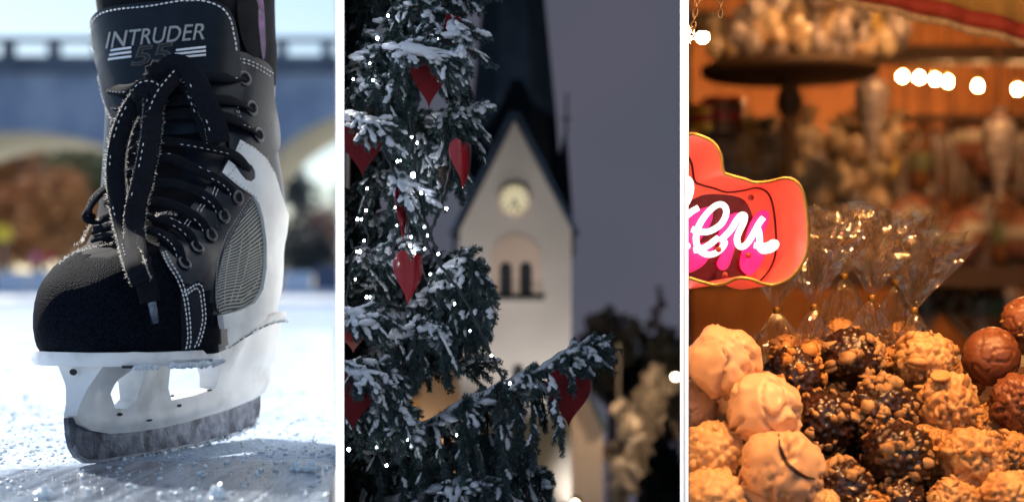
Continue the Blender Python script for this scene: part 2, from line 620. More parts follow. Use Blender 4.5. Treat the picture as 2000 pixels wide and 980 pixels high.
M_board = pm('rink board', (.02, .035, .085), (.035, .06, .13), scale=1.5, rough=.5)
M_boardw = pm('pale rink board', (.35, .42, .55), (.5, .56, .66), scale=1.5, rough=.5)
kb = 0
for i in range(-3, 12):
    x0 = -6 + i * 62
    pale = i in (0, 1, 3, 9)
    tp = 520 if not pale else 531
    mb = MB()
    p0, p1 = P(x0, 566, 34.5), P(x0 + 58, tp, 34.5)
    mb.box(((p0.x + p1.x) / 2, 34.5, (p0.z + p1.z) / 2 ), (p1.x - p0.x, .12, p1.z - p0.z))
    lab = ('pale' if pale else 'dark blue') + ' rink board standing along the far edge of the ice'
    based(tag(mb.build('rink_board', M_boardw if pale else M_board), lab, 'rink board', 'pale rink boards' if pale else 'dark rink boards'))
M_yel = pm('yellow sign paint', (.75, .48, .02), rough=.4)
M_red = pm('red disc paint', (.55, .02, .04), rough=.4)
M_pink = pm('pink disc paint', (.62, .12, .22), rough=.4)
M_pole = pm('grey pole', (.12, .13, .15), rough=.4, metal=.6)
def sign(px, py, rpx, base, Y, mat, name, label, square=False):
    c = P(px, py, Y)
    s = Y / F
    t = thing(name, P(px, base, Y), label, 'sign')
    mb = MB()
    mb.tube([P(px, base, Y), c], .035, 8)
    mb.build('pole', M_pole, t)
    mb = MB()
    k = 4 if square else 20
    ring = [c + Vector((cos(2 * pi * i / k + pi / k) * rpx * s, -.06, sin(2 * pi * i / k + pi / k) * rpx * s)) for i in range(k)]
    prism(mb, ring, (0, .04, 0))
    mb.build('sign_plate', mat, t)
sign(8, 456, 17, 562, 35.5, M_yel, 'road_sign', 'small yellow sign on a pole at the far left')
sign(97, 503, 10, 562, 35.5, M_red, 'round_marker', 'deep red round marker beside the pink one on the bank')
sign(70, 503, 10, 562, 35.6, M_pink, 'round_marker', 'pink round marker left of the deep red one')
sign(632, 538, 9, 562, 35.5, M_pink, 'round_marker', 'pink round marker right of the skate heel')

# ================================================================== THE ICE SKATE
T_ = radians(19.5)
SO = Vector((-.521, 1.98, 0))
SA = Vector((sin(T_), cos(T_), 0))      # toe -> heel
SB = Vector((cos(T_), -sin(T_), 0))     # towards the side seen at the right
def L2W(u, v, z):
    return SO + SA * u + SB * v + Vector((0, 0, z))
skate = thing('ice_skate', L2W(.06, 0, 0), 'worn black hockey skate with white blade holder standing on the ice', 'ice skate')

M_leather = pm('black leather', (.003, .0045, .009), (.008, .010, .018), scale=40, rough=.30, bump=.25, bscale=260, bdist=.0008, spec=.45, rvar=.08)
M_leather2 = pm('scuffed side leather', (.003, .006, .013), (.016, .019, .028), scale=22, rough=.34, bump=.3, bscale=200, bdist=.0008, rvar=.1, spec=.24, lo=.45, hi=.8)
M_collar = pm('collar fabric', (.003, .003, .005), (.007, .007, .010), scale=60, rough=.85, spec=.2, bump=.5, bscale=300, bdist=.001)
M_tongue = pm('tongue leather', (.003, .006, .010), (.007, .011, .016), scale=30, rough=.34, bump=.15, bscale=300, bdist=.0006, spec=.3)
M_plastic = pm('white holder plastic', (.80, .79, .78), (.88, .87, .86), scale=25, rough=.34, c3=(.66, .65, .63), scale3=16, bump=.15, bscale=120, bdist=.0008, sss=.1)
M_guard = pm('white leather guard', (.74, .74, .74), (.84, .84, .83), scale=30, rough=.5, bump=.2, bscale=150, bdist=.0006)
M_thread = pm('white thread', (.72, .72, .74), rough=.7)
M_threadg = pm('grey thread', (.30, .30, .34), rough=.7)
M_gold = pm('ochre thread', (.42, .32, .08), rough=.7)
M_lace = pm('black lace weave', (.002, .0027, .006), (.005, .0065, .011), scale=180, rough=.9, bump=.5, bscale=700, bdist=.0008, spec=.2)
M_eye = pm('dark eyelet metal', (.12, .12, .13), rough=.28, metal=1.0)
M_hole = pm('eyelet hole', (.003, .003, .004), rough=.9)
M_fuzz = pm('lace lint', (.82, .76, .68), rough=.9)
_n = M_fuzz.node_tree
_t = _n.nodes.new('ShaderNodeBsdfTranslucent')
_t.inputs[0].default_value = (.9, .84, .76, 1)
_x = _n.nodes.new('ShaderNodeMixShader')
_x.inputs[0].default_value = .6
_n.links.new(_n.nodes['Principled BSDF'].outputs[0], _x.inputs[1])
_n.links.new(_t.outputs[0], _x.inputs[2])
_n.links.new(_x.outputs[0], _n.nodes['Material Output'].inputs[0])
M_mark = pm('black scuff', (.012, .012, .014), rough=.7)

def weave_mat(name, dark, light, scale, rot, kind='wave', rough=.75, bstr=.6, spec=.5):
    m = bpy.data.materials.new(name)
    m.use_nodes = True
    N, L = m.node_tree.nodes, m.node_tree.links
    b = N['Principled BSDF']
    b.inputs['Roughness'].default_value = rough
    b.inputs['Specular IOR Level'].default_value = spec
    tc = N.new('ShaderNodeTexCoord')
    mp = N.new('ShaderNodeMapping')
    mp.inputs['Rotation'].default_value = rot
    L.new(tc.outputs['Object'], mp.inputs['Vector'])
    wv = N.new('ShaderNodeTexWave') if kind == 'wave' else N.new('ShaderNodeTexVoronoi')
    wv.inputs['Scale'].default_value = scale
    if kind == 'wave':
        wv.bands_direction = 'Z'
        wv.inputs['Distortion'].default_value = .25
    L.new(mp.outputs[0], wv.inputs['Vector'])
    r = N.new('ShaderNodeValToRGB')
    r.color_ramp.elements[0].color = (*dark, 1)
    r.color_ramp.elements[1].color = (*light, 1)
    r.color_ramp.elements[0].position = .3
    r.color_ramp.elements[1].position = .62
    out = wv.outputs['Color'] if kind == 'wave' else wv.outputs['Distance']
    L.new(out, r.inputs['Fac'])
    L.new(r.outputs['Color'], b.inputs['Base Color'])
    bp = N.new('ShaderNodeBump')
    bp.inputs['Strength'].default_value = bstr
    bp.inputs['Distance'].default_value = .0012
    L.new(out, bp.inputs['Height'])
    L.new(bp.outputs[0], b.inputs['Normal'])
    return m
M_twill = weave_mat('ribbed side fabric', (.012, .014, .016), (.40, .40, .37), 150, (radians(15), radians(62), 0))
M_toe = weave_mat('toe cap mesh fabric', (.008, .011, .019), (.0015, .0025, .005), 480, (0, 0, 0), 'vor', rough=.75, bstr=1.0, spec=.028)

# ---- boot shell as a loft of level rings
UF = [(.130, .016), (.145, -.004), (.165, -.012), (.185, -.012), (.205, -.004), (.222, .010), (.238, .032), (.250, .056), (.260, .082), (.268, .108),
      (.285, .128), (.31, .150), (.35, .178), (.40, .208), (.45, .235), (.50, .258), (.55, .275), (.60, .285), (.72, .300)]
UB = [(.13, .425), (.17, .445), (.25, .455), (.33, .445), (.40, .43), (.46, .43), (.60, .46), (.72, .48)]
FW = [(-.02, .095), (.04, .108), (.09, .114), (.15, .110), (.24, .092), (.33, .088), (.45, .084)]
def boot_w(u, z):
    k = sstep(.22, .36, z)
    shaft = interp([(.25, .106), (.35, .108), (.45, .112), (.55, .122), (.72, .135)], z)
    toe = 1 - .10 * sstep(.2, .27, z)
    return interp(FW, u) * toe * (1 - k) + shaft * k
def boot_vc(z):
    return -.050 * sstep(.22, .58, z) - .022 * sstep(.50, .66, z)
def sole_rise(u, z):
    return .045 * sstep(.14, .40, u) * (1 - sstep(.135, .36, z))
ZL = [.132, .136, .142, .15, .165, .18, .195, .21, .22, .23, .238, .245, .250, .254, .257, .260, .263, .266, .270, .276, .284, .294, .306, .32]
ZL += [.32 + .0145 * i for i in range(1, 25)]
NA = 128
def boot_pt(z, th):
    uf, ub = interp(UF, z), interp(UB, z)
    c, s = cos(th), sin(th)
    e1 = .85
    e2 = .70
    uc, ul = (uf + ub) / 2, (ub - uf) / 2
    cu = math.copysign(abs(c) ** e1, c)
    u = uc + ul * cu
    v = boot_vc(z) + boot_w(u, z) * math.copysign(abs(s) ** e2, s)
    return u, v, z + sole_rise(u, z)
RV, RUV = [], []
for z in ZL:
    for j in range(NA):
        u, v, zz = boot_pt(z, 2 * pi * (j + .5) / NA)
        RV.append(L2W(u, v, zz))
        RUV.append((u, v, zz, z))
RF = []
for i in range(len(ZL) - 1):
    for j in range(NA):
        j2 = (j + 1) % NA
        RF.append([i * NA + j, i * NA + j2, (i + 1) * NA + j2, (i + 1) * NA + j])
RF.append([j for j in range(NA)][::-1])
RF.append([(len(ZL) - 1) * NA + j for j in range(NA)])
bm_me = mesh_from('boot_shell', RV, RF, True)
bm_me.materials.append(M_leather2)
bm_me.materials.append(M_collar)
bm_me.materials.append(M_guard)
for p in bm_me.polygons:
    zz = sum(RUV[i][3] for i in p.vertices) / len(p.vertices)
    uu = sum(RUV[i][0] for i in p.vertices) / len(p.vertices)
    vv = sum(RUV[i][1] for i in p.vertices) / len(p.vertices)
    if zz > .50 or (uu < .33 and zz > .27 and abs(vv - boot_vc(zz)) < .055): p.material_index = 1
    elif .245 < zz < .33 and uu < .22 and vv < .06: p.material_index = 1
    elif (uu > .40 and zz < .40) or (uu > .19 and zz < .165): p.material_index = 2
boot = link('boot_shell', bm_me, None, skate)
tri = []
for f in RF[:-2]:
    tri += [(f[0], f[1], f[2]), (f[0], f[2], f[3])]
BVH = BVHTree.FromPolygons([tuple(v) for v in RV], tri)
CAM = Vector((0, 0, H))
def S(px, py, off=0.0):
    """point of the boot surface seen at a pixel of the photograph, and its normal"""
    d = P(px, py, 2.0) - CAM
    d.normalize()
    hit = BVH.ray_cast(CAM, d)
    if hit[0] is None:
        t = 2.15 / d.y
        best = None
        for i in range(30):
            q = CAM + d * (1.95 + i * .025) / d.y
            nr = BVH.find_nearest(q)
            if best is None or nr[3] < best[3]:
                best = nr
        co, no = best[0], best[1]
    else:
        co, no = hit[0], hit[1]
    ctr = L2W(.40 if co.z > .27 else .22, 0, co.z)
    if no.dot(co - ctr) < 0: no = -no
    return co + no * off, no

def dense(poly, step=5.0, closed=True):
    out = []
    m = len(poly)
    for i in range(m if closed else m - 1):
        a, b = Vector(poly[i]).to_2d(), Vector(poly[(i + 1) % m]).to_2d()
        k = max(1, int((b - a).length / step))
        for j in range(k):
            out.append(a.lerp(b, j / k))
    if not closed: out.append(Vector(poly[-1]).to_2d())
    return out
def smooth2(poly, n=5, closed=True):
    pts = [Vector((p[0], p[1], 0)) for p in poly]
    if closed:
        ext = [pts[-1]] + pts + [pts[0], pts[1]]
        c = catmull(ext, n)
        c = c[n:-n]
        return [(p.x, p.y) for p in c[:-1]]
    return [(p.x, p.y) for p in catmull(pts, n)]
def inside(p, poly):
    x, y = p
    c = False
    j = len(poly) - 1
    for i in range(len(poly)):
        xi, yi = poly[i]
        xj, yj = poly[j]
        if (yi > y) != (yj > y) and x < (xj - xi) * (y - yi) / (yj - yi + 1e-12) + xi: c = not c
        j = i
    return c
def tri_fill(poly, step, holes=()):
    """triangulate a 2D polygon with inner grid points"""
    pts, edges = [], []
    loops = [dense(poly, step)] + [dense(h, step) for h in holes]
    for lp in loops:
        k = len(pts)
        pts += [Vector(p) for p in lp]
        edges += [(k + i, k + (i + 1) % len(lp)) for i in range(len(lp))]
    xs, ys = [p[0] for p in poly], [p[1] for p in poly]
    y = min(ys) + step * .5
    while y < max(ys):
        x = min(xs) + step * .5
        while x < max(xs):
            if inside((x, y), poly) and not any(inside((x, y), h) for h in holes):
                if min((Vector((x, y)) - q).length for q in pts[:len(edges)]) > step * .55:
                    pts.append(Vector((x, y)))
            x += step
        y += step
    v, e, f, _, _, _ = delaunay_2d_cdt(pts, edges, [], 0, 1e-6)
    out = []
    for t in f:
        c = sum((v[i] for i in t), Vector((0, 0))) / len(t)
        if inside(c, poly) and not any(inside(c, h) for h in holes):
            out.append(t)
    return v, out
def shell(v3, n3, tris, thick):
    """close a surface patch into a slab"""
    k = len(v3)
    V = list(v3) + [a - b * thick for a, b in zip(v3, n3)]
    Fc = [list(t) for t in tris] + [[k + i for i in t][::-1] for t in tris]
    cnt = {}
    for t in tris:
        for a, b in zip(t, list(t[1:]) + [t[0]]):
            cnt[(a, b)] = cnt.get((a, b), 0) + 1
    for (a, b) in list(cnt):
        if (b, a) not in cnt:
            Fc.append([b, a, k + a, k + b])
    return V, Fc
def patch(name, poly, off, mat, thick=.003, step=6.0, holes=(), parent=None, bulge=0.0):
    v, t = tri_fill(poly, step, holes)
    v3, n3 = [], []
    for p in v:
        c, nn = S(p.x, p.y, off)
        v3.append(c)
        n3.append(nn)
    V, Fc = shell(v3, n3, t, thick)
    me = mesh_from(name, V, Fc, True)
    bm = bmesh.new(); bm.from_mesh(me)
    bmesh.ops.recalc_face_normals(bm, faces=bm.faces)
    bm.to_mesh(me); bm.free()
    me.set_sharp_from_angle(angle=radians(50))
    return link(name, me, mat, parent or skate)

# ---- toe cap: the front of the shell, a little proud, in woven mesh fabric
def seam_u(v, z):
    return .075 + .055 * sstep(.0, .11, abs(v)) + .05 * (1 - sstep(.15, .26, z)) - .01
keep = [i for i in range(len(RV))]
tf = []
for f in RF[:-2]:
    c = [RUV[i] for i in f]
    if all(x[3] <= .2665 for x in c) and all(x[0] < seam_u(x[1], x[3]) for x in c):
        tf.append(f)
used = sorted({i for f in tf for i in f})
idx = {i: k for k, i in enumerate(used)}
nrm = [Vector(bm_me.vertices[i].normal) for i in used]
v3 = [RV[i] + nn * .0035 for i, nn in zip(used, nrm)]
V, Fc = shell(v3, nrm, [[idx[i] for i in f] for f in tf], .004)
toe_cap = link('toe_cap', mesh_from('toe_cap', V, Fc, True), M_toe, skate)

# ---- tongue, collar rolls, eyestay flap, side panels
tongue_poly = smooth2([(196, 92), (188, 62), (195, 38), (215, 22), (260, 14), (330, 8), (405, 6), (435, 18), (452, 45), (460, 90), (462, 150), (455, 215), (420, 260), (330, 275), (250, 260), (222, 200), (208, 140)], 4)
tongue = patch('tongue', tongue_poly, .013, M_tongue, thick=.012, step=9)
flap = smooth2([(430, 165), (428, 128), (440, 110), (462, 104), (495, 114), (524, 136), (528, 190), (538, 250), (538, 290), (520, 318), (492, 372), (452, 440), (420, 500), (388, 545), (352, 556), (322, 520), (310, 488), (330, 455), (365, 415), (400, 372), (432, 330), (444, 290), (436, 230)], 4)
eyestay = patch('eyestay', flap, .006, M_leather, thick=.006, step=8)
lflap = smooth2([(200, 122), (215, 112), (232, 120), (240, 150), (246, 200), (250, 235), (232, 240), (220, 215), (208, 170)], 4)
patch('eyestay', lflap, .010, M_leather, thick=.008, step=7)
twill = smooth2([(497, 388), (507, 430), (511, 490), (507, 550), (490, 588), (455, 603), (428, 612), (420, 575), (427, 520), (448, 465), (474, 420)], 4)
patch('side_fabric', twill, .0025, M_twill, thick=.003, step=7)
guard = [(463, 277), (490, 292), (512, 312), (528, 340), (540, 380), (553, 415), (563, 450), (566, 500), (565, 560), (560, 598),
         (520, 612), (470, 628), (428, 642), (424, 616), (460, 606), (488, 592), (504, 565), (511, 525), (511, 470), (505, 425), (497, 398), (487, 384),
         (462, 368), (442, 352), (429, 341), (441, 317), (452, 326), (462, 342), (472, 354), (483, 357), (490, 350), (490, 338), (484, 326), (472, 318), (463, 314), (452, 304)]
patch('heel_guard', guard, .0075, M_guard, thick=.008, step=6)
pocket = smooth2([(356, 560), (380, 553), (392, 580), (396, 620), (388, 662), (366, 684), (352, 690), (352, 640), (350, 600)], 4)
patch('vamp_strap', pocket, .003, M_leather2, thick=.003, step=7)

patch('collar_highlight', smooth2([(498, 0), (509, 0), (513, 50), (514, 100), (509, 118), (503, 70)], 4), .004, pm('violet collar highlight', (.03, .012, .05), (.14, .05, .18), scale=60, rough=.35), thick=.003, step=6)  # violet sheen of the collar painted on as a raised strip
patch('collar_pad', smooth2([(462, 2), (494, 2), (498, 60), (502, 112), (478, 104), (464, 60)], 4), .007, M_collar, thick=.006, step=7)
# ---- eyelets
def frame_of(nn):
    a = nn.cross(Vector((0, 0, 1))).normalized()
    b = nn.cross(a)
    return a, b
eyes = [(472, 157), (484, 214), (497, 266), (457, 388), (430, 424), (405, 462), (379, 490), (354, 521)]
for i, (ex, ey) in enumerate(eyes):
    c, nn = S(ex, ey, .0075)
    a, b = frame_of(nn)
    R = .0085 if i < 3 else .0078
    mb = MB()
    K, k2 = 22, 8
    vv = []
    for q in range(K):
        t = 2 * pi * q / K
        d = a * cos(t) + b * sin(t)
        for r in range(k2):
            s = 2 * pi * r / k2
            vv.append(c + d * (R + .0022 * cos(s)) + nn * .0020 * sin(s))
    ff = [[q * k2 + r, q * k2 + (r + 1) % k2, ((q + 1) % K) * k2 + (r + 1) % k2, ((q + 1) % K) * k2 + r] for q in range(K) for r in range(k2)]
    mb.add(vv, ff)
    eo = mb.build('eyelet', M_eye, skate, True)
    mb = MB()
    ring = [c - nn * .0004 + (a * cos(2 * pi * q / K) + b * sin(2 * pi * q / K)) * R for q in range(K)]
    mb.add(ring, [list(range(K))])
    mb.build('eyelet_hole', M_hole, eo)

# ---- stitching
SK = 0
def stitch_run(mb, pts3, nrms, dash, gap, wd, skip=0.0):
    global SK
    SK += 1
    L_ = 0
    i = 0
    seg = []
    cum = [0]
    for a, b in zip(pts3, pts3[1:]):
        cum.append(cum[-1] + (b - a).length)
    def at(s):
        for i in range(len(cum) - 1):
            if s <= cum[i + 1]:
                t = (s - cum[i]) / max(1e-9, cum[i + 1] - cum[i])
                return pts3[i].lerp(pts3[i + 1], t), nrms[i]
        return pts3[-1], nrms[-1]
    s = 0
    while s + dash < cum[-1]:
        a, na = at(s)
        b, nb = at(s + dash)
        d = (b - a)
        if d.length > 1e-6 and (skip == 0 or noise.noise(Vector((s * 22, SK * 3.7, 0))) > -.35 + skip):
            m = (a + b) / 2 + na * wd * .3
            x = d.normalized()
            y = na.cross(x).normalized()
            zz = x.cross(y)
            R = Matrix((x, y, zz)).transposed()
            q = []
            for (e, w_, h_) in ((-.5, .25, 0), (-.25, .5, .5), (.25, .5, .5), (.5, .25, 0)):
                q += [m + x * e * dash - y * wd * w_, m + x * e * dash + zz * wd * h_, m + x * e * dash + y * wd * w_]
            k = [[0, 1, 4, 3], [1, 2, 5, 4], [3, 4, 7, 6], [4, 5, 8, 7], [6, 7, 10, 9], [7, 8, 11, 10]]
            mb.add(q, k)
        s += dash + gap
def stitches(runs, mat, dash=.0052, gap=.0022, wd=.0022, off=.001, parent=None, sm=True):
    mb = MB()
    for (path, o) in runs:
        if sm: path = smooth2(path, 4, False)
        pts, ns = [], []
        for p in dense(path, 4, False):
            c, nn = S(p[0], p[1], o + off)
            pts.append(c)
            ns.append(nn)
        stitch_run(mb, pts, ns, dash, gap, wd)
    o = mb.build('stitching', mat, parent or skate)
    return tag(o, kind='stuff')
stitches([([(204, 104), (194, 75), (196, 52), (212, 33), (245, 25), (300, 20), (370, 9), (405, 12), (432, 25), (446, 48), (453, 85), (456, 112)], .013)], M_thread, parent=tongue)
stitches([([(447, 140), (450, 125), (464, 119), (490, 126), (525, 145)], .006), ([(452, 142), (455, 131), (466, 126), (490, 133), (522, 152)], .006),
          ([(447, 180), (450, 196), (458, 225), (462, 245)], .006), ([(452, 180), (456, 200), (465, 238)], .006)], M_thread, dash=.0045, gap=.0028, wd=.0016, parent=eyestay)
stitches([([(488, 386), (462, 425), (440, 465), (427, 505), (421, 555), (424, 600)], .0045), ([(482, 386), (456, 425), (434, 462), (420, 505), (414, 555), (416, 605)], .0045)], M_threadg, dash=.0042, gap=.0016, wd=.0022)
stitches([([(316, 500), (322, 520), (340, 548), (352, 580), (358, 620), (360, 660), (356, 684)], .0045), ([(353, 572), (384, 557), (392, 590), (394, 625), (386, 660), (376, 682)], .004),
          ([(355, 578), (379, 565), (386, 592), (388, 625), (380, 660), (370, 682)], .004), ([(321, 498), (330, 518), (346, 545), (358, 578), (364, 620), (366, 660), (362, 684)], .0045)], M_thread, dash=.0042, gap=.0016, wd=.0024)
stitches([([(478, 440), (482, 480), (470, 540), (452, 592)], .003), ([(470, 448), (462, 500), (452, 560), (440, 600)], .003), ([(500, 470), (504, 520), (490, 560), (462, 590)], .003), ([(445, 480), (436, 530), (432, 580), (434, 605)], .003)],
         pm('cream thread', (.55, .53, .42), rough=.7), dash=.0042, gap=.0012, wd=.0018)
stitches([([(455, 303), (467, 283)], .008), ([(441, 346), (453, 329)], .008), ([(470, 284), (500, 304), (524, 340)], .008), ([(436, 345), (470, 372), (492, 388)], .008)], M_threadg, dash=.004, gap=.003, wd=.001)
stitches([([(409, 385), (416, 368)], .007), ([(414, 388), (421, 371)], .007), ([(381, 418), (391, 400)], .007), ([(387, 420), (397, 402)], .007), ([(356, 448), (366, 432)], .007), ([(362, 450), (372, 434)], .007)], M_thread, dash=.006, gap=.001, wd=.0012, sm=False)

# ---- tongue lettering
def lettering(txt, x0, y0, x1, y1, hgt, shear, name, mat, bold=.0, off=.0136, halo=None):
    cu = bpy.data.curves.new(name, 'FONT')
    cu.body = txt
    cu.size = 1.0
    cu.shear = shear
    cu.offset = bold
    ob = bpy.data.objects.new('tmp', cu)
    COL.objects.link(ob)
    bpy.context.view_layer.update()
    me = bpy.data.meshes.new_from_object(ob)
    bpy.data.objects.remove(ob)
    a = np.array([v.co[:] for v in me.vertices])
    mn, mx = a.min(0), a.max(0)
    pts, ns = [], []
    for c in a:
        tx = (c[0] - mn[0]) / (mx[0] - mn[0])
        ty = (c[1] - mn[1]) / (mx[1] - mn[1])
        c3, nn = S(x0 + (x1 - x0) * tx, y0 + (y1 - y0) * tx - hgt * ty, off)
        pts.append(c3)
        ns.append(nn)
    V, Fc = shell(pts, ns, [list(p.vertices) for p in me.polygons], .0008)
    link(name, mesh_from(name, V, Fc), mat, tongue)
M_silver = pm('silver foil print', (.42, .40, .37), rough=.42, metal=.4)
M_ghost = pm('dark foil print', (.10, .085, .06), rough=.4, metal=.3)
M_black = pm('black print', (.006, .008, .012), rough=.5)
lettering('INTRUDER', 222, 102, 402, 87, 33, .22, 'lettering', M_silver, off=.0140)
lettering('55', 267, 140, 347, 130, 38, .2, 'number', M_ghost, bold=.03, off=.0138)
lettering('55', 271, 137, 343, 128, 33, .2, 'number', M_black, bold=-.012, off=.0142)
M_white = pm('white print', (.78, .78, .80), rough=.5)
for (x0, x1, ys) in ((231, 268, (104, 112.5, 121)), (348, 405, (106, 113.5, 121))):
    for q, y in enumerate(ys):
        sh = -4 if x0 < 300 else -6
        pts = [(x0 - q * 2 + (4 if x0 > 300 else 0), y), (x1 + q * 0, y + sh), (x1, y + sh + 4), (x0 - q * 2 + (4 if x0 > 300 else 0), y + 4)]
        patch('print_stripe', pts, .0141, M_white, thick=.0006, step=6, parent=tongue)

# ---- laces
def ribbon(name, pts, wd, th, facing=None, twist=None, n=10, parent=None, stitch=True, mat=None):
    """flat lace along 3D points; facing = vector its flat side looks at"""
    c = catmull(pts, n)
    V, Fc = [], []
    K = 8
    edgeL, edgeR, ns = [], [], []
    global OUTL, OUTR
    OUTL, OUTR = [], []
    for i, p in enumerate(c):
        tg = (c[min(i + 1, len(c) - 1)] - c[max(i - 1, 0)]).normalized()
        f = Vector(facing(i / (len(c) - 1)) if callable(facing) else (facing or (CAM - p)))
        f = (f - tg * f.dot(tg)).normalized()
        s = tg.cross(f).normalized()
        w2 = (wd(i / (len(c) - 1)) if callable(wd) else wd) / 2
        for q in range(K):
            a = 2 * pi * (q + .5) / K
            V.append(p + s * w2 * math.copysign(abs(cos(a)) ** .7, cos(a)) + f * th / 2 * math.copysign(abs(sin(a)) ** .7, sin(a)))
        edgeL.append(p - s * w2 * .62 + f * th * .52)
        edgeR.append(p + s * w2 * .62 + f * th * .52)
        ns.append(f)
        OUTL.append(p - s * w2)
        OUTR.append(p + s * w2)
    for i in range(len(c) - 1):
        for q in range(K):
            q2 = (q + 1) % K
            Fc.append([i * K + q, i * K + q2, (i + 1) * K + q2, (i + 1) * K + q])
    Fc.append(list(range(K))[::-1])
    Fc.append([(len(c) - 1) * K + q for q in range(K)])
    o = link(name, mesh_from(name, V, Fc, True), mat or M_lace, parent or laces_root)
    return o, c, edgeL, edgeR, ns
laces_root = skate
fuzz_src = []
stm = MB()
def cross_lace(px_path, offs, wd=.016, st=(1, 1)):
    pts = []
    for (x, y), of in zip(px_path, offs):
        c, nn = S(x, y, of)
        pts.append(c)
    o, c, eL, eR, ns = ribbon('lace', pts, wd, .005, facing=lambda t: S(px_path[len(px_path) // 2][0], px_path[len(px_path) // 2][1])[1], n=8)
    if st[0]: stitch_run(stm, eL[1:-1], ns[1:-1], .0040, .0045, .0011, .45)
    if st[1]: stitch_run(stm, eR[len(eR) // 3:-1], ns[len(eR) // 3:-1], .0040, .0075, .0010, .6)
    return c
bars = [([(472, 157), (440, 163), (395, 165), (330, 170), (270, 190), (225, 180)], (.004, .016, .02, .022, .02, .01)),
        ([(484, 214), (452, 206), (410, 208), (350, 215), (290, 225), (232, 215)], (.004, .014, .018, .02, .018, .01)),
        ([(497, 266), (465, 250), (420, 240), (350, 240), (280, 252), (235, 240)], (.004, .014, .018, .02, .018, .01)),
        ([(481, 336), (450, 312), (410, 302), (350, 292), (300, 292), (245, 320)], (.004, .013, .015, .016, .016, .01)),
        ([(457, 388), (428, 365), (385, 345), (340, 322), (300, 330), (235, 360)], (.003, .012, .014, .015, .014, .01)),
        ([(430, 424), (405, 400), (365, 378), (325, 372), (285, 380), (215, 405)], (.003, .012, .014, .015, .014, .01)),
        ([(405, 462), (382, 440), (350, 420), (315, 408), (275, 412), (205, 440)], (.003, .012, .014, .015, .014, .01)),
        ([(379, 490), (362, 468), (335, 450), (300, 440), (260, 445), (190, 462)], (.003, .012, .014, .015, .014, .01)),
        ([(354, 521), (340, 498), (318, 478), (290, 466), (250, 468), (185, 478)], (.003, .012, .014, .014, .012, .008))]
for i, (pp, of) in enumerate(bars):
    cross_lace(pp, of, wd=.017 if i < 3 else .014)
def D(px, py, off):
    """a point in front of the boot: the surface point moved towards the camera"""
    c, nn = S(px, py)
    return c + (CAM - c).normalized() * off
loops = []
# long hanging loop, left strand and right strand, then the loose tail with its metal tip
loops.append(('lace_loop', [D(292, 170, .05), D(262, 205, .055), D(238, 255, .06), D(226, 320, .06), D(230, 390, .055), D(246, 455, .05), D(262, 515, .045), D(276, 552, .04)], .024, True))
loops.append(('lace_loop', [D(300, 185, .05), D(298, 230, .06), D(292, 285, .062), D(280, 345, .06), D(266, 400, .056), D(262, 450, .05), D(270, 500, .042), D(284, 548, .036), D(294, 590, .03)], .026, True))
# right hand loop
loops.append(('lace_loop', [D(310, 165, .05), D(335, 128, .06), D(372, 140, .062), D(398, 190, .055), D(420, 240, .05), D(428, 278, .045)], .030, True))
loops.append(('lace_loop', [D(428, 282, .04), D(408, 262, .036), D(392, 220, .036), D(372, 175, .04), D(345, 150, .045), D(320, 170, .045)], .022, False))
# small loop standing off at the left, seen on edge
c0 = D(228, 352, .03)
loops.append(('lace_loop', [D(232, 345, .03), P(205, 368, 2.13), P(182, 392, 2.12), P(172, 418, 2.12), P(184, 434, 2.12), P(205, 428, 2.14), P(232, 408, 2.16)], .018, 'edge'))
edge_lines = []
for nm, pts, wd, mode in loops:
    if mode == 'edge':
        o, c, eL, eR, ns = ribbon(nm, pts, wd, .005, facing=(-.15, -.45, 1))
    else:
        o, c, eL, eR, ns = ribbon(nm, pts, wd, .0055)
        stitch_run(stm, (eR if mode is True else eL)[3:-3], ns[3:-3], .0048, .006, .0014, .5)
        # crossing stitch marks
    edge_lines.append((c, OUTL, OUTR))
aglet_a, aglet_b = D(296, 586, .028), D(303, 630, .022)
mb = MB()
mb.tube([aglet_a, aglet_a.lerp(aglet_b, .05), aglet_b], [.0042, .0052, .0045], 12)
tag(mb.build('lace_tip', pm('clear blue lace tip', (.05, .06, .09), (.2, .23, .3), scale=90, rough=.12, metal=.5), skate, True), 'shiny metal lace tip')
# knot
def lump(c, r, seed, name):
    iv, ifc = ico(4)
    V = []
    for d in iv:
        d = Vector(d)
        q = 1 + .22 * noise.noise(d * 2.2 + Vector((seed, 0, 0))) + .08 * sin(14 * d.z + 6 * d.x)
        V.append(c + Vector((d.x * r[0] * q, d.y * r[1] * q, d.z * r[2] * q)))
    return link(name, mesh_from(name, V, ifc.tolist(), True), M_lace, skate)
lump(D(292, 196, .042), (.022, .018, .026), 1, 'knot')
lump(D(326, 150, .040), (.030, .016, .022), 4, 'knot')
o, c, eL, eR, ns = ribbon('lace', [D(262, 190, .05), D(278, 170, .066), D(302, 172, .066), D(318, 205, .055)], .020, .005)
stitch_run(stm, eL, ns, .0045, .004, .0015)
o, c, eL, eR, ns = ribbon('lace', [D(296, 230, .05), D(312, 190, .066), D(330, 165, .066), D(352, 140, .055)], .020, .005)
stitch_run(stm, eL, ns, .0045, .004, .0015)
tag(stm.build('stitching', M_thread, skate), kind='stuff')

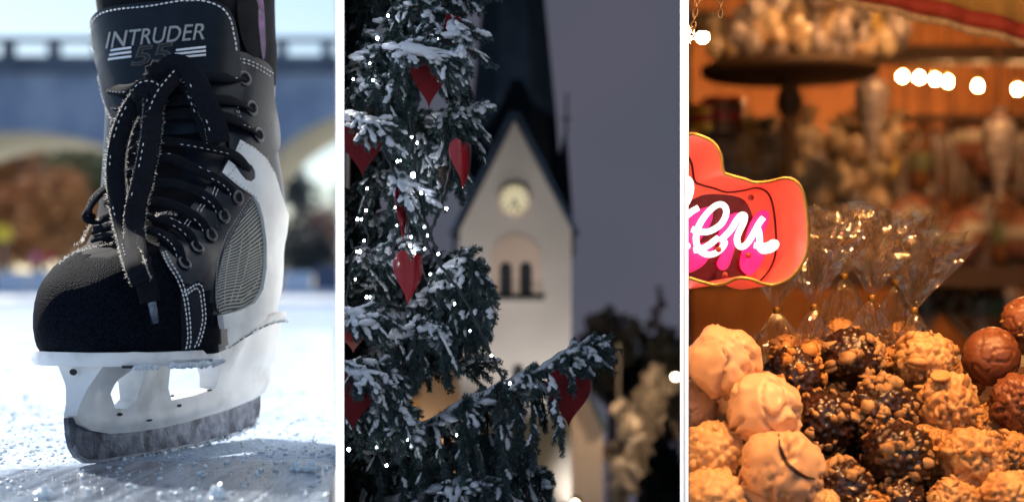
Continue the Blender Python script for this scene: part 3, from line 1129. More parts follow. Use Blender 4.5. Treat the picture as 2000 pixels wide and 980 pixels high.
# lint standing off the lace edges and the toe
def fuzz(lines, per, ln, parent, name='lint'):
    V, Fc = [], []
    rng = np.random.RandomState(5)
    for (pts, out, dens) in lines:
        for i in range(len(pts) - 1):
            a, b = pts[i], pts[i + 1]
            m = max(1, int((b - a).length / .001 * per * dens))
            for _ in range(m):
                p = a.lerp(b, rng.rand()) + Vector(rng.randn(3)) * .0008
                d = (Vector(out(p) if callable(out) else out) + Vector(rng.randn(3)) * .8).normalized()
                e = p + d * ln * (.25 + .9 * rng.rand() ** 3)
                mid = (p + e) / 2 + Vector(rng.randn(3)) * .001
                s = d.cross(Vector((0, 1, 0)))
                s = s.normalized() * .00022
                k = len(V)
                V += [p - s, p + s, mid + s * .8, mid - s * .8, e]
                Fc += [[k, k + 1, k + 2, k + 3], [k + 3, k + 2, k + 4]]
    tag(link(name, mesh_from(name, V, Fc), M_fuzz, parent), kind='stuff')
ln = []
for q, (c, eL, eR) in enumerate(edge_lines):
    if q == 0: ln.append((eL, (-.9, .5, .3), 5.0)); ln.append((eR, (-.9, .5, .3), 1.5))
    elif q == 1: ln.append((eR[:len(eR) * 2 // 3], (.8, .5, .4), 1.2)); ln.append((eL[:len(eL) * 2 // 3], (.8, .5, .4), .8))
    elif q == 4: ln.append((c, (-.8, .3, .8), 2.6))
    else: ln.append((eR, (.5, .4, .8), .25))
def contour(path, off):
    return [S(x, y, off)[0] for x, y in dense(smooth2(path, 4, False), 4, False)]
ln.append(([D(x, y, .055) for x, y in dense([(256, 196), (264, 176), (280, 162), (305, 150)], 4, False)], (-.8, .2, .7), 2.2))
ln.append((contour([(205, 150), (212, 190), (222, 225), (232, 250)], .008), (-1, .2, .3), 1.4))
ln.append((contour([(150, 482), (168, 455), (190, 440), (215, 430)], .006), (-.6, .2, 1), 2.2))
ln.append((contour([(120, 520), (150, 500), (190, 489), (230, 482), (262, 480)], .005), (-.3, .1, 1), 1.6))
ln.append((contour([(310, 443), (325, 438), (342, 440)], .020), (0, 0, 1), 3.0))
ln.append((contour([(165, 5), (164, 40), (172, 70), (190, 100)], .004), (-1, .2, .2), 1.2))
fuzz(ln, 1.0, .0055, skate)

# ---- sole plates, holder and blade
def plate(u0, u1, zt, zb, name, over=.004):
    mb = MB()
    us = [u0 + (u1 - u0) * i / 40 for i in range(41)]
    def hw(u):
        e = 1.0
        if u < .09: e = sqrt(max(0, 1 - ((.09 - u) / (.09 - (u0 - .004))) ** 2)) if u0 < .03 else 1
        if u > .40: e = sqrt(max(0.02, 1 - ((u - .40) / (u1 + .004 - .40)) ** 2))
        return (interp(FW, u) + over) * max(.05, e)
    up = [(u, hw(u)) for u in us] + [(u, -hw(u)) for u in reversed(us)]
    n_ = len(up)
    V = []
    for (zz, sc_) in ((zt, 1.0), ((zt * .4 + zb * .6), 1.015), (zb, .96)):
        for (u, v) in up:
            wob = .0012 * noise.noise(Vector((u * 60, v * 60, zz * 10)))
            V.append(L2W(u, v * sc_, zz + sole_rise(u, .135) + wob))
    Fc = [list(range(n_))[::-1], [2 * n_ + i for i in range(n_)]]
    for l in range(2):
        for i in range(n_):
            j = (i + 1) % n_
            Fc.append([l * n_ + i, l * n_ + j, (l + 1) * n_ + j, (l + 1) * n_ + i])
    mb.add(V, Fc)
    o = mb.build(name, M_plastic, skate, True)
    o.data.set_sharp_from_angle(angle=radians(40))
    return o
plate(.004, .168, .1365, .120, 'sole_plate', over=-.006)
plate(.225, .418, .1365, .124, 'sole_plate', over=-.010)

hold = [(.018, .124), (.012, .10), (-.004, .062), (.004, .052), (.03, .042), (.07, .035), (.13, .033), (.20, .034), (.28, .039), (.36, .046), (.43, .056), (.463, .064),
        (.472, .085), (.462, .10), (.452, .13), (.446, .166), (.322, .160), (.312, .13), (.322, .095), (.318, .078), (.26, .071), (.205, .068), (.194, .085), (.196, .124)]
hole1 = [(.075, .066), (.064, .084), (.068, .102), (.088, .116), (.114, .116), (.126, .100), (.122, .074), (.10, .064)]
v, t = tri_fill(hold, .006, (hole1,))
def hth(u, z):
    pill = max(1 - sstep(.10, .17, u), sstep(.30, .36, u))
    top = interp([(.03, .007), (.055, .010), (.075, .0125), (.095, .018), (.12, .034), (.17, .046)], z)
    top2 = interp([(.03, .007), (.055, .010), (.075, .0125), (.11, .016), (.14, .024)], z)
    e = top * pill + top2 * (1 - pill)
    e -= .010 * math.exp(-((u - .375) / .030) ** 2 - ((z - .125) / .030) ** 2) + .006 * math.exp(-((u - .05) / .02) ** 2 - ((z - .09) / .02) ** 2)
    lip = .040 + .26 * max(0, (u - .12)) * .22
    e += .0030 * math.exp(-((z - (interp([(-.01, .058), (.07, .047), (.2, .046), (.36, .060), (.47, .078)], u))) / .006) ** 2)
    return e * (.72 + .28 * sstep(-.01, .03, u))
VV, k = [], len(v)
VV = [L2W(p.x, hth(p.x, p.y), p.y) for p in v] + [L2W(p.x, -hth(p.x, p.y), p.y) for p in v]
Fc = [list(q) for q in t] + [[k + i for i in q][::-1] for q in t]
es = {}
for q in t:
    for a_, b_ in zip(q, list(q[1:]) + [q[0]]): es[(a_, b_)] = 1
for (a_, b_) in es:
    if (b_, a_) not in es: Fc.append([b_, a_, k + a_, k + b_])
me = mesh_from('blade_holder', VV, Fc, True)
bm = bmesh.new(); bm.from_mesh(me); bmesh.ops.recalc_face_normals(bm, faces=bm.faces); bm.to_mesh(me); bm.free()
me.set_sharp_from_angle(angle=radians(55))
holder = link('blade_holder', me, M_plastic, skate)
# black scuffs and rivets on the holder
for (u, z, du, dz, rr) in ((.205, .074, .010, .003, 0), (.30, .076, .014, .003, .1), (.225, .060, .012, .004, 0), (.085, .058, .014, .004, 0), (.15, .046, .016, .003, .1)):
    mb = MB()
    ring = []
    for q in range(12):
        a_ = 2 * pi * q / 12
        j = 1 + .35 * noise.noise(Vector((q * 1.3, u * 90, z * 50)))
        uu, zz = u + du / 2 * cos(a_) * j, z + dz / 2 * sin(a_) * j
        ring.append(L2W(uu, hth(uu, zz) + .0006, zz))
    mb.add(ring, [list(range(12))])
    mb.build('scuff_mark', M_mark, holder)
for (u, w_, v) in ((.105, .016, .111), (.150, .013, .108), (.02, .008, .07)):
    mb = MB()
    mb.box(L2W(u, v - .006, .1195 + sole_rise(u, .135)), (w_, .012, .003), Matrix.Rotation(pi / 2 - T_, 3, 'Z'))
    mb.build('rivet_slot', M_mark, holder)
mb = MB()
ring = [L2W(.0135 - .0006 + .002 * 0, -.004 + .0055 * cos(q * pi / 6), .113 + .004 * sin(q * pi / 6)) + SA * -.0042 for q in range(12)]
mb.add(ring, [list(range(12))])
mb.build('scuff_mark', M_mark, holder)

# joints between heel counter, plate and holder
for (u0, u1, zj, vo) in ((.235, .405, .1225, -.0135),):
    mb = MB()
    mb.tube([L2W(u0 + (u1 - u0) * i / 20, interp(FW, u0 + (u1 - u0) * i / 20) + vo, zj + sole_rise(u0 + (u1 - u0) * i / 20, .135)) for i in range(21)], .0011, 6)
    mb.build('joint_line', pm('dirty joint', (.10, .10, .11), rough=.8), holder)
def blade_mat():
    m = pm('frosted steel blade', (.075, .085, .115), (.20, .215, .26), scale=70, rough=.34, metal=.8, bump=.45, bscale=210, bdist=.0015, lo=.35, hi=.68, detail=8, c3=(.035, .035, .05), scale3=26)
    return m
blade_prof = [(-.012, .060), (-.010, .040), (-.004, .024), (.008, .011), (.026, .003), (.055, .0004), (.12, .0003), (.22, .0006), (.32, .003), (.40, .008), (.440, .014), (.458, .026), (.464, .044), (.463, .070)]
blade_prof += [(.43, .062), (.36, .052), (.28, .045), (.20, .040), (.13, .039), (.07, .041), (.03, .048), (.0, .060)]
v, t = tri_fill(blade_prof, .009)
k = len(v)
hb = .0034
VV = [L2W(p.x, hb, p.y) for p in v] + [L2W(p.x, -hb, p.y) for p in v]
Fc = [list(q) for q in t] + [[k + i for i in q][::-1] for q in t]
es = {}
for q in t:
    for a_, b_ in zip(q, list(q[1:]) + [q[0]]): es[(a_, b_)] = 1
for (a_, b_) in es:
    if (b_, a_) not in es: Fc.append([b_, a_, k + a_, k + b_])
me = mesh_from('blade', VV, Fc)
bm = bmesh.new(); bm.from_mesh(me); bmesh.ops.recalc_face_normals(bm, faces=bm.faces); bm.to_mesh(me); bm.free()
link('blade', me, blade_mat(), skate)
bot = [(-.004, .024), (.008, .011), (.026, .003), (.055, .0004), (.12, .0003), (.22, .0006), (.32, .003), (.40, .008), (.440, .014), (.458, .026)]
mb = MB()
for sgn_ in (1, -1):
    lo_ = [L2W(u, sgn_ * (hb + .0004), z + .0002) for u, z in bot]
    up_ = [L2W(u + (.004 if i == 0 else -.004 if i == len(bot) - 1 else 0), sgn_ * (hb + .0004), z + .0048) for i, (u, z) in enumerate(bot)]
    k = len(bot)
    mb.add(lo_ + up_, [[i, i + 1, k + i + 1, k + i] for i in range(k - 1)])
mb.build('blade_edge', pm('ground steel edge', (.32, .33, .36), (.45, .46, .50), scale=160, rough=.25, metal=.9), skate)
# scraped snow clinging to the sole and heel edges
V, Fc = [], []
iv, ifc = ico(1)
rng = np.random.RandomState(9)
k = 0
for i in range(420):
    if i < 230: u = rng.uniform(.0, .17); s = .0016 + .0024 * rng.rand() ** 2; v_ = (interp(FW, u) + .001) * (1 if u > .04 else .85); zz = .121
    elif i < 330 and i % 4: continue
    elif i < 330: u = rng.uniform(.23, .435); s = .0014 + .002 * rng.rand() ** 2; v_ = interp(FW, u) - .012; zz = .125
    else: u = rng.uniform(.05, .46); s = .0012 + .0022 * rng.rand() ** 2; v_ = .006; zz = .001 + interp([(.05, 0), (.32, .002), (.46, .02)], u)
    c = L2W(u, v_ * (1 if i < 330 else rng.choice([-1, 1])), zz + (sole_rise(u, .135) if i < 330 else 0) - .002 * rng.rand())
    V.append(iv * (1 + .3 * rng.randn(len(iv), 1)) * s + np.array(c))
    Fc.append(ifc + k); k += len(iv)
tag(link('snow_crumbs', mesh_from('snow_crumbs', np.vstack(V), np.vstack(Fc)), M_crumb, skate), kind='stuff')

# ================================================================== DUSK BAY: church, snowy tree
def sky_backdrop():
    m = bpy.data.materials.new('dusk sky')
    m.use_nodes = True
    N, L = m.node_tree.nodes, m.node_tree.links
    N.remove(N['Principled BSDF'])
    e = N.new('ShaderNodeEmission')
    tc = N.new('ShaderNodeTexCoord')
    t = N.new('ShaderNodeTexNoise')
    t.inputs['Scale'].default_value = .55
    t.inputs['Detail'].default_value = 2
    L.new(tc.outputs['Object'], t.inputs['Vector'])
    r = N.new('ShaderNodeValToRGB')
    r.color_ramp.elements[0].position = .3
    r.color_ramp.elements[1].position = .7
    r.color_ramp.elements[0].color = (*lin((78, 86, 98)), 1)
    r.color_ramp.elements[1].color = (*lin((98, 92, 108)), 1)
    L.new(t.outputs['Fac'], r.inputs['Fac'])
    L.new(r.outputs['Color'], e.inputs['Color'])
    e.inputs['Strength'].default_value = .66
    L.new(e.outputs[0], N['Material Output'].inputs[0])
    a, b = mul(672) * 6.35, mul(1328) * 6.35
    V, Fc = [], []
    K = 24
    prof = [(6.30, ZB), (6.38, 0), (6.40, .6), (6.36, 1.2), (6.25, 1.5), (6.0, 1.66), (5.5, 1.70)]
    for (y, z) in prof:
        for i in range(K + 1):
            V.append((a + (b - a) * i / K, y - .25 * (abs(i / K - .5) * 2) ** 3, z))
    for l in range(len(prof) - 1):
        for i in range(K):
            k = l * (K + 1) + i
            Fc.append([k, k + 1, k + K + 2, k + K + 1])
    tag(link('sky', mesh_from('sky', V, Fc, True), m), kind='structure')
sky_backdrop()
mb = MB()
prism(mb, [(mul(673) * 2.1, 2.1, ZB), (mul(1327) * 2.1, 2.1, ZB), (mul(1327) * 6.3, 6.3, ZB), (mul(673) * 6.3, 6.3, ZB)], (0, 0, .02))
tag(mb.build('snow_ground', M_snow), kind='structure')

YC = 4.35
SCc = YC / F
M_plaster = pm('church plaster', (.56, .515, .47), (.66, .61, .56), scale=5, rough=.9, bump=.2, bscale=30, bdist=.004)
M_plaster2 = pm('pink stucco surround', (.66, .50, .40), (.70, .55, .45), scale=9, rough=.9)
M_slate = pm('dark slate', (.020, .045, .09), (.038, .072, .13), scale=18, rough=.75, bump=.5, bscale=70, bdist=.004)
M_verge = pm('roof verge', (.035, .04, .05), (.05, .055, .065), scale=10, rough=.8)
M_pl3b = pm('sill stone', (.30, .28, .26), rough=.9)
M_void = pm('belfry louvre', (.012, .016, .02), (.02, .025, .03), scale=20, rough=.8)
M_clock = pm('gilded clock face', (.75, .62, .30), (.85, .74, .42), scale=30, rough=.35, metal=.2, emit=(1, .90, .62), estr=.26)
M_ironc = pm('clock iron', (.05, .04, .02), rough=.5)
church = thing('church', P(1005, 1060, YC), 'pale church tower with dark spire, gable clock and floodlit wall', 'church')
DT = 228 * SCc          # tower depth
gab = [(898, 1085), (898, 448), (1005, 236), (1116, 448), (1116, 1085)]
mb = MB()
prism(mb, [P(x, y, YC) for x, y in gab], (0, DT, 0))
mb.build('tower_wall', M_plaster, church)
# verge boards of the gable, running back as the roof planes
for (a_, b_) in (((1005, 224), (885, 462)), ((1005, 224), (1124, 462))):
    mb = MB()
    p, q = P(*a_, YC), P(*b_, YC)
    nrm_ = Vector((-(q - p).z, 0, (q - p).x)).normalized()
    if nrm_.z < 0: nrm_ = -nrm_
    th = 9 * SCc
    prism(mb, [p - Vector((0, .03, 0)), q - Vector((0, .03, 0)), q + nrm_ * th - Vector((0, .03, 0)), p + nrm_ * th - Vector((0, .03, 0))], (0, DT + .06, 0))
    mb.build('gable_roof', M_slate, church)
for sx in (887, 1120):
    mb = MB()
    c = P(sx, 476, YC)
    mb.box(c, (6 * SCc, .05, 50 * SCc))
    mb.build('eaves_board', M_verge, church)
# spire: eight sided, behind the front gable
cx = P(1003, 0, YC + DT * .5).x
ys = YC + DT * .5
ss = ys / F
zb_, zt_ = H + (HZ - 470) * ss, H + (HZ + 930) * ss
mb = MB()
prof = [(101 * ss, zb_), (87 * ss, H + (HZ - 300) * ss), (83 * ss, H + (HZ - 235) * ss), (60 * ss, H + (HZ - 0) * ss), (34 * ss, H + (HZ + 230) * ss), (0.002, min(1.62, zt_))]
mb.lathe([(r / cos(pi / 8), z) for r, z in prof], 8, (cx, ys, 0), Matrix.Rotation(pi / 8, 3, 'Z'))
spire = mb.build('spire', M_slate, church)
# side gable with its finial
yq = YC + DT * .5
sq = yq / F
mb = MB()
prism(mb, [P(1052, 452, yq - .06), P(1106, 248, yq - .06), P(1121, 452, yq - .06)], (0, .12, 0))
mb.build('side_gable', M_slate, church)
mb = MB()
mb.tube([P(1106, 262, yq), P(1107, 182, yq)], [.004, .0025], 8)
mb.tube([P(1097, 233, yq), P(1116, 233, yq)], .003, 6)
mb.build('finial', M_verge, church)
mb = MB()
mb.tube([P(895, 300, yq), P(894, 182, yq)], [.004, .0025], 8)
mb.build('finial', M_verge, church)
# clock
mb = MB()
c = P(1005, 390, YC)
R90 = Matrix.Rotation(pi / 2, 3, 'X')
mb.lathe([(0, .012), (30 * SCc, .012), (33 * SCc, .010), (33 * SCc, 0)], 40, c, R90)
rim = mb.build('clock', M_plaster2, church)
mb = MB()
mb.lathe([(0, .0145), (28 * SCc, .0145), (28.5 * SCc, .012)], 40, c, R90)
mb.build('clock_face', M_clock, rim)
mb = MB()
for k in range(12):
    a_ = k * pi / 6
    R = Matrix.Rotation(a_, 3, 'Y')
    mb.box(c + R @ Vector((0, -.0152, 23.5 * SCc)), (3 * SCc, .001, 6 * SCc), R)
for (a_, l) in ((radians(205), 17), (radians(160), 22)):
    R = Matrix.Rotation(a_, 3, 'Y')
    mb.box(c + R @ Vector((0, -.0158, l / 2 * SCc)), (3 * SCc, .001, l * SCc), R)
mb.build('clock_marks', M_ironc, rim)
# arched twin belfry window with stucco surround
def arch_poly(cx_, y0, y1, hw, n_=10):
    r = hw
    return [(cx_ - hw, y1), (cx_ - hw, y0 + r)] + [(cx_ - r * cos(i * pi / n_), y0 + r - r * sin(i * pi / n_)) for i in range(1, n_)] + [(cx_ + hw, y0 + r), (cx_ + hw, y1)]
mb = MB()
outer = arch_poly(1008, 457, 582, 48, 16)
prism(mb, [P(x, y, YC) + Vector((0, -.003, 0)) for x, y in outer], (0, .0027, 0))
sur = mb.build('window_surround', M_plaster2, church)
for cxx in (988, 1027):
    mb = MB()
    prism(mb, [P(x, y, YC) + Vector((0, -.0045, 0)) for x, y in arch_poly(cxx, 512, 580, 12)], (0, .0012, 0))
    mb.build('louvre', M_void, sur)
mb = MB()
mb.box(P(1008, 585, YC) + Vector((0, -.012, 0)), (108 * SCc, .024, 7 * SCc))
mb.build('window_sill', M_pl3b, church)
mb = MB()
prism(mb, [P(x, y, YC) + Vector((0, -.003, 0)) for x, y in arch_poly(1012, 712, 748, 11)], (0, .0025, 0))
mb.build('small_window', M_void, church)
# nave wing to the right and left of the tower
M_pl3 = pm('nave plaster', (.40, .36, .32), (.48, .44, .40), scale=5, rough=.9)
mb = MB()
y2 = YC + DT * .9
prism(mb, [P(1112, 1060, y2), P(1112, 742, y2), P(1130, 742, y2), P(1178, 830, y2), P(1178, 1060, y2)], (0, .5, 0))
mb.build('nave_wall', M_pl3, church)
mb = MB()
prism(mb, [P(1108, 700, y2) + Vector((0, -.02, 0)), P(1118, 700, y2) + Vector((0, -.02, 0)), P(1190, 838, y2) + Vector((0, -.02, 0)), P(1178, 842, y2) + Vector((0, -.02, 0))], (0, .54, 0))
mb.build('nave_roof', M_slate, church)
mb = MB()
prism(mb, [P(820, 1060, y2), P(820, 715, y2), P(905, 715, y2), P(905, 1060, y2)], (0, .4, 0))
mb.build('nave_wall', M_pl3, church)
mb = MB()
prism(mb, [P(810, 722, y2 - .03), P(850, 668, y2 - .03), P(905, 668, y2 - .03), P(905, 722, y2 - .03)], (0, .46, 0))
mb.build('nave_roof', M_slate, church)
# arched porch at the foot
mb = MB()
prism(mb, [P(x, y, YC) + Vector((0, -.012, 0)) for x, y in arch_poly(1025, 930, 1060, 40, 14)], (0, .0115, 0))
mb.build('porch_door', M_void, church)

# round lit stucco building low at the left, seen through the branches
M_glowwall = pm('ochre house wall', (.55, .42, .25), (.62, .48, .30), scale=6, rough=.9)
y3 = 4.9
house = thing('ochre_house', P(800, 1060, y3), 'low ochre house glowing warm behind the lower branches', 'house')
mb = MB()
prism(mb, [P(676, 1060, y3), P(676, 770, y3), P(835, 770, y3), P(835, 1060, y3)], (0, .4, 0))
mb.build('wall', M_glowwall, house)
mb = MB()
prism(mb, [P(674, 776, y3 - .04), P(674, 735, y3 - .04), P(805, 735, y3 - .04), P(845, 776, y3 - .04)], (0, .48, 0))
mb.build('roof', M_slate, house)

# floodlights and lamps that the photograph shows lit
def lamp_light(loc, power, color, rad, name, spot=None, aim=None):
    ld = bpy.data.lights.new(name, 'SPOT' if spot else 'POINT')
    ld.energy = power
    ld.color = color
    ld.shadow_soft_size = rad
    if spot:
        ld.spot_size = radians(spot)
        ld.spot_blend = .6
    return ld
M_lampon = pm('lit warm lamp glass', (1, .9, .7), emit=(1, .82, .52), estr=26)
M_lampbody = pm('lamp iron', (.03, .03, .035), rough=.5, metal=.5)
def floodlight(px, py, Y, aim, power, label, size=.012, spot=95):
    c = P(px, py, Y)
    t = thing('floodlight', (c.x, c.y, ZB + .02), label, 'floodlight', 'floodlights at the church foot')
    d = (Vector(aim) - c).normalized()
    R = d.to_track_quat('Z', 'Y').to_matrix()
    mb = MB()
    mb.lathe([(size * .5, -size), (size, 0), (size * 1.08, .001), (size * 1.08, .003), (size, .003)], 16, c, R)
    mb.tube([c - d * size * .8, Vector((c.x, c.y, ZB + .02))], .004, 8)
    mb.build('housing', M_lampbody, t, True)
    mb = MB()
    mb.lathe([(0, .0015), (size * .97, .0012)], 16, c, R)
    gl = mb.build('lens', M_lampon, t)
    ld = lamp_light(c, power, (1, .95, .92), size, 'floodlight_beam', spot)
    lo = bpy.data.objects.new('floodlight_beam', ld)
    COL.objects.link(lo)
    lo.location = c + d * .008
    lo.rotation_euler = (-d).to_track_quat('Z', 'Y').to_euler()
    lo.parent = t
    lo.matrix_parent_inverse = Matrix.Translation(-t.location)
floodlight(1100, 985, YC - .25, P(1040, 380, YC), 2.6, 'glowing floodlight at the foot of the tower, right hand one', .014, 75)
floodlight(1125, 978, YC - .10, P(1160, 860, y2), .5, 'glowing floodlight beside the nave, rightmost at the church foot', .012)
floodlight(940, 1010, YC - .8, P(995, 420, YC), 11.0, 'floodlight hidden below the branches left of the tower door', .014, 62)
def street_lamp(px, py, Y, power, label, r=.007, col=(1, .62, .34)):
    c = P(px, py, Y)
    t = thing('street_lamp', (c.x, c.y, ZB + .02), label, 'street lamp')
    mb = MB()
    mb.tube([(c.x, c.y, ZB + .02), (c.x, c.y, c.z - r)], [.006, .004], 8)
    mb.lathe([(0, r * 1.5), (r * 1.3, r * .9), (r * 1.3, r * .7), (0, r * .8)], 12, c)
    mb.build('post', M_lampbody, t)
    iv, ifc = ico(3)
    gl = link('globe', mesh_from('globe', iv * r + np.array(c), ifc, True), M_lampon, t)
    ld = lamp_light(c, power, col, r, 'lamp_light')
    lo = bpy.data.objects.new('lamp_light', ld)
    COL.objects.link(lo)
    lo.location = c + Vector((0, r * 1.5, 0))
    lo.parent = t
    lo.matrix_parent_inverse = Matrix.Translation(-t.location)
street_lamp(1319, 735, 4.5, 3.6, 'small bright street lamp at the right edge beside the lit tree')
street_lamp(770, 905, 4.55, 1.6, 'street lamp in front of the ochre house, mostly behind branches')

# ---- trees round the church
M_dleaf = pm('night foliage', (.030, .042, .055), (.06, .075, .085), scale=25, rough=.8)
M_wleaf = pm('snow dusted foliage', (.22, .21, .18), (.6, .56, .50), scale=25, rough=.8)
def dusk_tree(name, px, top, base, wpx, Y, mat, label, seed, cone=False, n=2600, ls=.012):
    rng = np.random.RandomState(seed)
    s = Y / F
    b0 = Vector((P(px, 0, Y).x, Y, ZB + .02))
    zt = P(px, top, Y).z
    z0 = P(px, base, Y).z
    t = thing(name, b0, label, 'tree', 'trees beside the church')
    mb = MB()
    mb.tube([b0, Vector((b0.x, Y, z0)), Vector((b0.x, Y, zt - .02))], [.016, .013, .003], 8)
    mb.build('trunk', M_bark, t)
    blobs = []
    hh = zt - z0
    m_ = 26 if cone else 16
    for i in range(m_):
        q = (i + .5) / m_
        wr = wpx / 2 * s * ((1 - q) * .95 + .05 if cone else sqrt(max(.1, 1 - (2 * q - 1) ** 2)))
        an = rng.uniform(0, 2 * pi)
        rr = wr * rng.uniform(.35, .6)
        blobs.append(((b0.x + cos(an) * (wr - rr), Y + sin(an) * (wr - rr), z0 + hh * q), rr))
    V, Fc = leaf_cloud(blobs, n, ls, rng, .8)
    link('crown', mesh_from('crown', V, Fc), mat, t)
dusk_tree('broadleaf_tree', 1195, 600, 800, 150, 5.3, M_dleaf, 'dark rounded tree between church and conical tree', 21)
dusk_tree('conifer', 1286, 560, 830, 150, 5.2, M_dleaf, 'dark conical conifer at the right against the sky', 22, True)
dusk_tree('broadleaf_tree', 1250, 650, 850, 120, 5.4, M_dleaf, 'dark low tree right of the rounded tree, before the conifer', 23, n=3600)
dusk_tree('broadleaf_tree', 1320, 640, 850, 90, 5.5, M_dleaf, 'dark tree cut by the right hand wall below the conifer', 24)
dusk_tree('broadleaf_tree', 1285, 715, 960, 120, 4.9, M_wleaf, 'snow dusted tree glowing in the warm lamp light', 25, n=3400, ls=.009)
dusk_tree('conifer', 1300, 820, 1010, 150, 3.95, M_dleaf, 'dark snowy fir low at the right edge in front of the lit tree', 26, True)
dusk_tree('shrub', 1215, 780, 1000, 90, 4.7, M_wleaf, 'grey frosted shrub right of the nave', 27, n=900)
mb = MB()
mb.tube([(P(1208, 0, 4.9).x, 4.9, ZB + .02), P(1208, 670, 4.9)], [.005, .004], 8)
based(tag(mb.build('flag_pole', pm('pale pole', (.30, .30, .30), rough=.5)), 'thin pale pole standing before the dark rounded tree', 'pole'))

# ------------------------------------------------------------------ the snowy spruce in the foreground
M_needle = pm('spruce needles', (.026, .055, .052), (.11, .155, .16), lo=.4, hi=.75, scale=90, rough=.6)
M_stem = pm('spruce twig bark', (.03, .022, .018), (.06, .045, .035), scale=80, rough=.9)
M_tsnow = pm('clinging snow', (.60, .59, .61), (.72, .71, .73), scale=50, rough=.75, bump=.5, bscale=260, bdist=.0015)
def rot_to(d, roll):
    d = Vector(d).normalized()
    up = Vector((0, 0, 1)) if abs(d.z) < .95 else Vector((0, 1, 0))
    y = up.cross(d).normalized()
    z = d.cross(y)
    R = Matrix((d, y, z)).transposed()
    return np.array(R @ Matrix.Rotation(roll, 3, 'X'))
def twig_template(seed, L_, nn):
    """needles round a short shoot along +X"""
    rng = np.random.RandomState(seed)
    V = []
    for i in range(nn):
        x = L_ * (i + rng.rand()) / nn
        an = rng.uniform(0, 2 * pi)
        ln_ = .0088 * rng.uniform(.75, 1.15) * (1 - .35 * (x / L_) ** 3)
        rad = np.array([0, cos(an), sin(an)])
        d = np.array([.75, 0, 0]) + rad * .75
        d /= np.linalg.norm(d)
        p = np.array([x, 0, 0])
        sd_ = np.cross(d, rng.randn(3))
        sd_ /= np.linalg.norm(sd_)
        w_ = .00062
        V += [p, p + d * ln_ * .4 + sd_ * w_, p + d * ln_, p + d * ln_ * .4 - sd_ * w_]
    V = np.array(V)
    return V
TW = [twig_template(i, .027, 92) for i in range(6)]
class Branch:
    def __init__(s):
        s.nd, s.st, s.sn = [], MB(), MB()
    def twig(s, p, d, sc_=1.0, snow=True, rng=random):
        d = Vector(d).normalized()
        R = rot_to(d, rng.uniform(0, 6.28))
        V = TW[rng.randrange(6)] * np.array([sc_, .55 + .45 * sc_, .55 + .45 * sc_])
        s.nd.append(V @ R.T + np.array(p))
        L_ = .027 * sc_
        s.st.tube([p, p + d * L_ * .9], [.0011, .0006], 4, False)
        flat = sqrt(max(0, 1 - d.z * d.z))
        if snow and flat > .25:
            side = d.cross(Vector((0, 0, 1))).normalized()
            up = side.cross(d).normalized()
            n_, K = 8, 7
            r0 = (.0019 + .0021 * rng.random()) * (.5 + .5 * flat)
            st0, en = rng.uniform(-.05, .15), rng.uniform(.7, 1.08)
            V_ = []
            for i in range(n_):
                q = i / (n_ - 1)
                x = L_ * (st0 + (en - st0) * q)
                rr = r0 * sqrt(max(.02, 1 - (2 * q - 1) ** 6)) * (1 + .8 * (rng.random() - .5))
                cc = p + d * x + up * (.0016 + .002 * flat) + side * (rng.random() - .5) * .0022
                for j in range(K):
                    a_ = 2 * pi * j / K
                    V_.append(cc + side * cos(a_) * rr * 1.25 + up * sin(a_) * rr * .8)
            Fc_ = [[i * K + j, i * K + (j + 1) % K, (i + 1) * K + (j + 1) % K, (i + 1) * K + j] for i in range(n_ - 1) for j in range(K)]
            Fc_ += [list(range(K))[::-1], [(n_ - 1) * K + j for j in range(K)]]
            s.sn.add(V_, Fc_)
    def shoot(s, path, rad, rng, side=.8, step=.013, snow=.6, droop=.25, tip=True):
        """a leafy shoot along a path with side twigs left and right"""
        c = catmull(path, 6)
        s.st.tube(c, [rad * (1 - .75 * i / (len(c) - 1)) for i in range(len(c))], 5, False)
        if rng.random() < snow + .15:
            K = 7
            V_, m_ = [], 0
            for i in range(len(c) - 1):
                tg = (c[i + 1] - c[i]).normalized()
                fl = sqrt(max(0, 1 - tg.z * tg.z))
                if fl < .3 and m_ > 0: break
                sdv = tg.cross(Vector((0, 0, 1)))
                if sdv.length < .1: break
                sdv.normalize()
                up = sdv.cross(tg)
                rr = (.0030 + .0030 * noise.noise(c[i] * 70)) * (.35 + .65 * fl) * (.4 if i == 0 else 1)
                for j in range(K):
                    a_ = 2 * pi * j / K
                    V_.append(c[i] + up * .0022 + sdv * cos(a_) * rr * 1.35 + up * sin(a_) * rr * .85)
                m_ += 1
            if m_ > 2:
                s.sn.add(V_, [[i * K + j, i * K + (j + 1) % K, (i + 1) * K + (j + 1) % K, (i + 1) * K + j] for i in range(m_ - 1) for j in range(K)] + [list(range(K))[::-1], [(m_ - 1) * K + j for j in range(K)]])
        acc = 0
        sgn = 1
        tot = sum((b - a).length for a, b in zip(c, c[1:]))
        run = 0
        for a, b in zip(c, c[1:]):
            seg = (b - a).length
            tg = (b - a).normalized()
            acc += seg
            run += seg
            if acc > step:
                acc -= step
                sgn = -sgn
                lat = tg.cross(Vector((0, 0, 1)))
                if lat.length < .2: lat = Vector((rng.uniform(-1, 1), rng.uniform(-1, 1), 0))
                lat.normalize()
                q = run / tot
                d = tg * .8 + lat * sgn * rng.uniform(.5, 1.0) * side + Vector((0, 0, -droop * rng.uniform(.3, 1.3)))
                s.twig(b, d, rng.uniform(.65, 1.05) * (1.05 - .35 * q), rng.random() < snow, rng)
                if rng.random() < .6:
                    s.twig(b, tg + Vector((rng.uniform(-.3, .3), rng.uniform(-.3, .3), rng.uniform(-.2, .3))), .9, rng.random() < snow, rng)
        if tip: s.twig(c[-1], c[-1] - c[-2], .9, rng.random() < snow, rng)
